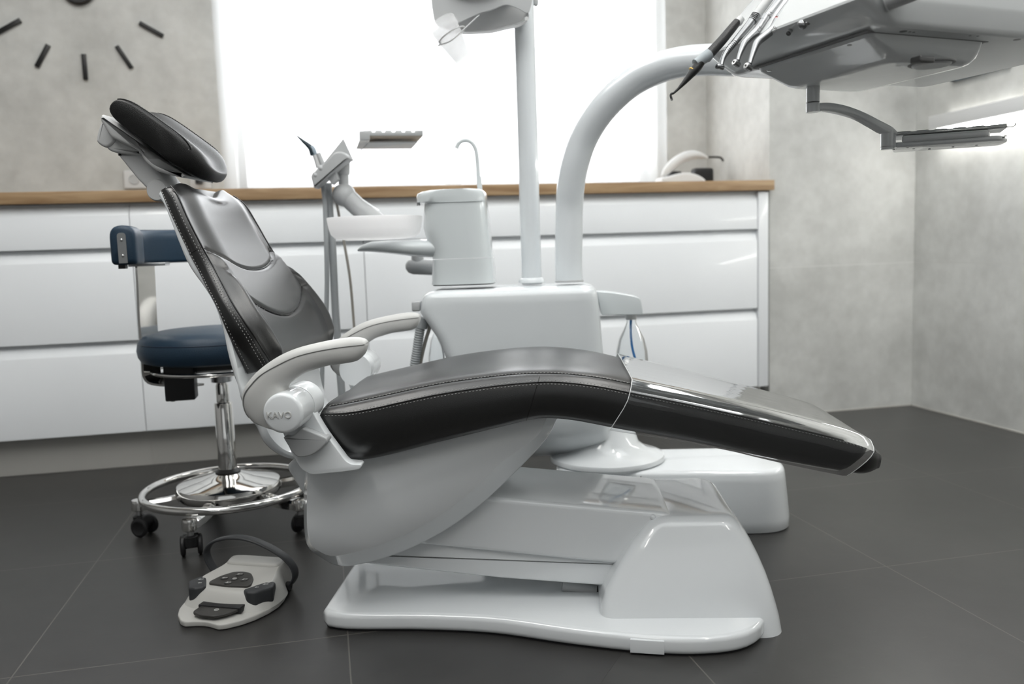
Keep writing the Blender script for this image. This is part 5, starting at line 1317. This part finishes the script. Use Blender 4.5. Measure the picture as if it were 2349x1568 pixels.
q = MB(); q += box(a.x-.004, a.x+.012, -.16, -.13, bz0-.010, bz0+.002, .001); sb('fixing_screws', q, 'hub')

# ================================================================== FOOT SWITCH on the floor
G = Fr(Vector((-.2364, 1.8109, 0)), math.radians(-27))
foot = thing('foot_switch', 'pale grey foot switch with dark buttons and loop handle, on the floor beside the chair', 'foot switch', G)
def fb(name, mb, m, par=None, **k): return mb.mk(name, m, par or foot, **k)
def gv(x, y, c): return G.v(400+x/5.6, 1180+y/5.6, c)
# floor plate with its scooped front edge
pl = [(-.034, -.087), (-.012, -.080), (.008, -.080), (.034, -.090), (.052, -.083), (.072, -.064), (.090, -.035), (.101, .0), (.104, .03), (.100, .06), (.090, .09), (.078, .105), (.074, .145), (0, .152)]
pl = [(.0, -.0805), (.016, -.083), (.038, -.090), (.052, -.084), (.074, -.062), (.090, -.035), (.101, .0), (.104, .03), (.100, .06), (.090, .09), (.078, .105), (.074, .145), (0, .150)]
full = [Vector(p) for p in pl]+[Vector((-x, y)) for x, y in pl[::-1] if x > 0]
q = MB(); q += slab(rpoly(full, .004, 3), .001, .013, .003, XY); plate_f = fb('floor_plate', q, 'fcw')
q = MB(); q += slab(inset(rpoly(full, .004, 3), .004), 0, .002, 0, XY); fb('rubber_sole', q, 'black', plate_f)
# domed upper shell: rings from its foot to its top
def shell_ring(z, f):
    """f 0 at the bottom .. 1 on top"""
    fy = -.032+.030*f; hw = (.098, .104, .102, .096, .086, .070)
    P = [(-.062+.010*f, fy+.002), (0, fy-.004), (.062-.010*f, fy+.002), (.090-.022*f, fy+.016), (.104-.022*f, fy+.045), (.104-.026*f, .06), (.096-.026*f, .085), (.082-.016*f, .102), (.076-.010*f, .110), (.076-.010*f, .147-.006*f), (0, .152-.006*f)]
    P = P+[(-x, y) for x, y in P[::-1] if x > .03 and (x, y) not in P[:1]]
    Q = cr([Vector((x, y, 0)) for x, y in P], 72, True)
    return [Vector((p.x, p.y, z+ (0 if f < 1 else 0))) for p in Q]
rings = [shell_ring(.012, 0), shell_ring(.020, .16), shell_ring(.030, .38), shell_ring(.038, .58), shell_ring(.0435, .76), shell_ring(.0462, .88), shell_ring(.0475, 1.0)]
# the back stands a little higher
def lift(r): return [Vector((p.x, p.y, p.z+max(0, (p.y+.0))*.12*(p.z-.012)/.0355)) for p in r]
q = MB(); q += loft([lift(r) for r in rings]); up_shell = fb('shell', q, 'fcw', angle=24)
q = MB(); q += slab(rpoly([(-.069, .100), (.069, .100), (.062, .147), (-.062, .147)], [.02, .02, .008, .008]), .02, .066, .007, XY); fb('cable_housing', q, 'fcw', up_shell)
# slot and pedal
q = MB(); q += box(-.040, .058, -.040, -.015, .0150, .0275, .002); fb('slot', q, 'black', up_shell)
q = MB(); P = [(x+.011, y) for x, y in [(-.040, -.020), (.040, -.020), (.044, -.036), (.032, -.062), (.012, -.078), (-.022, -.078), (-.046, -.068), (-.047, -.050)]]
q += slab(rpoly(P, [.002, .002, .01, .02, .006, .006, .01, .01]), .0185, .0245, .002, XY); ped = fb('pedal', q, 'key')
def glyph(cx, cy_, z, par, kind=0, s=1.0):
    q = MB()
    if kind == 0:
        L_ = cr([Vector((cx+x*s, cy_+y*s, z)) for x, y in ((-.006, -.0015), (-.002, -.0025), (.0, .0005), (.004, .001), (.0055, .003))], 14); q += tube(L_, .0006, 6)
        q += tube(cr([Vector((cx+x*s, cy_+y*s, z)) for x, y in ((-.002, .002), (-.004, .001), (-.0025, -.0005))], 8), .0005, 6)
    else:
        q += tube([Vector((cx+.0045*s*math.cos(a*PI/12), cy_+.0045*s*math.sin(a*PI/12), z)) for a in range(25)], .0005, 6)
        q += tube([Vector((cx-.002*s, cy_-.0015*s, z)), Vector((cx, cy_, z)), Vector((cx+.002*s, cy_+.0015*s, z))], .0005, 6)
    fb('printed_symbol', q, 'ink', par)
glyph(.010, -.050, .0248, ped, 1)
# keypad, tilted with the shell
P = [(-.046, .010), (0, .006), (.046, .010), (.050, .018), (.040, .045), (.022, .066), (0, .071), (-.022, .066), (-.040, .045), (-.050, .018)]
tilt = Matrix.Rotation(math.radians(5.5), 3, 'X')
q = MB(); q += slab(rpoly(P, .006, 3), -.002, .005, .002, XY); q.v = [tilt @ v + Vector((0, 0, .0475)) for v in q.v]; pad = fb('keypad', q, 'key')
for x, y, k in ((0, .056, 0), (-.024, .036, 0), (0, .036, 1), (.024, .036, 0), (-.004, .018, 0)):
    c = tilt @ Vector((x, y, .0045))+Vector((0, 0, .0475))
    q = MB(); q += lathe([(0, .0005), (.0075, .0005), (.0085, .0012), (.009, .0004)], c, 24, None, (False, False)); fb('key', q, 'hub', pad)
    glyph(c.x, c.y, c.z+.0011, pad, k, .9)
for sg in (-1, 1):
    P = [(.044, -.004), (.060, -.018), (.078, -.016), (.101, .016), (.092, .046), (.074, .048)]
    P = [(x*sg, y) for x, y in P]
    q = MB(); q += slab(rpoly(P, .006, 4), .016, .0520, .005, XY); bt_ = fb('side_button', q, 'handle')
    glyph(.078*sg, .028, .0523, bt_, 0, .9); glyph(.068*sg, .010, .0523, bt_, 0, .6)
# loop handle: a flat strap standing up behind
hp_ = [gv(x, y, .122) for x, y in ((600, 790), (545, 740), (480, 650), (425, 540), (420, 450), (490, 355), (640, 300), (800, 288), (960, 310), (1140, 375), (1310, 465), (1440, 560), (1530, 670), (1555, 770), (1530, 850), (1480, 905))]
L_ = cr(hp_, 80); q = MB(); rings = []
for i, p in enumerate(L_):
    t_ = (L_[min(i+1, 79)]-L_[max(i-1, 0)]).normalized(); n_v = Vector((-t_.z, 0, t_.x)); w = .0125; h = .0035; r = []
    for j in range(16):
        a = 2*PI*j/16; cx_, sx_ = math.cos(a), math.sin(a); r.append(p+Vector((0, 1, 0))*w*math.copysign(abs(cx_)**.6, cx_)+n_v*h*math.copysign(abs(sx_)**.8, sx_))
    rings.append(r)
q += loft(rings); hd = fb('loop_handle', q, 'handle', angle=60)
for x in (L_[-1], ):
    q = MB(); q += lathe([(0, -.006), (.010, -.006), (.010, .008), (0, .008)], Vector((x.x-.004, .118, x.z)), 20, (1, 0, 0), (False, False)); fb('handle_pivot', q, 'black', hd)

# ------------------------------------------------------------------ colour management
sc.view_settings.view_transform = 'Standard'; sc.view_settings.look = 'None'; sc.view_settings.gamma = 1
sc.view_settings.use_curve_mapping = False; sc.view_settings.exposure = 0.18
try:
    sc.cycles.use_denoising = True; sc.cycles.sample_clamp_indirect = 6; sc.cycles.max_bounces = 7; sc.cycles.diffuse_bounces = 4; sc.cycles.glossy_bounces = 4
    sc.cycles.transparent_max_bounces = 48; sc.cycles.use_adaptive_sampling = True; sc.cycles.adaptive_threshold = .06
except Exception: pass
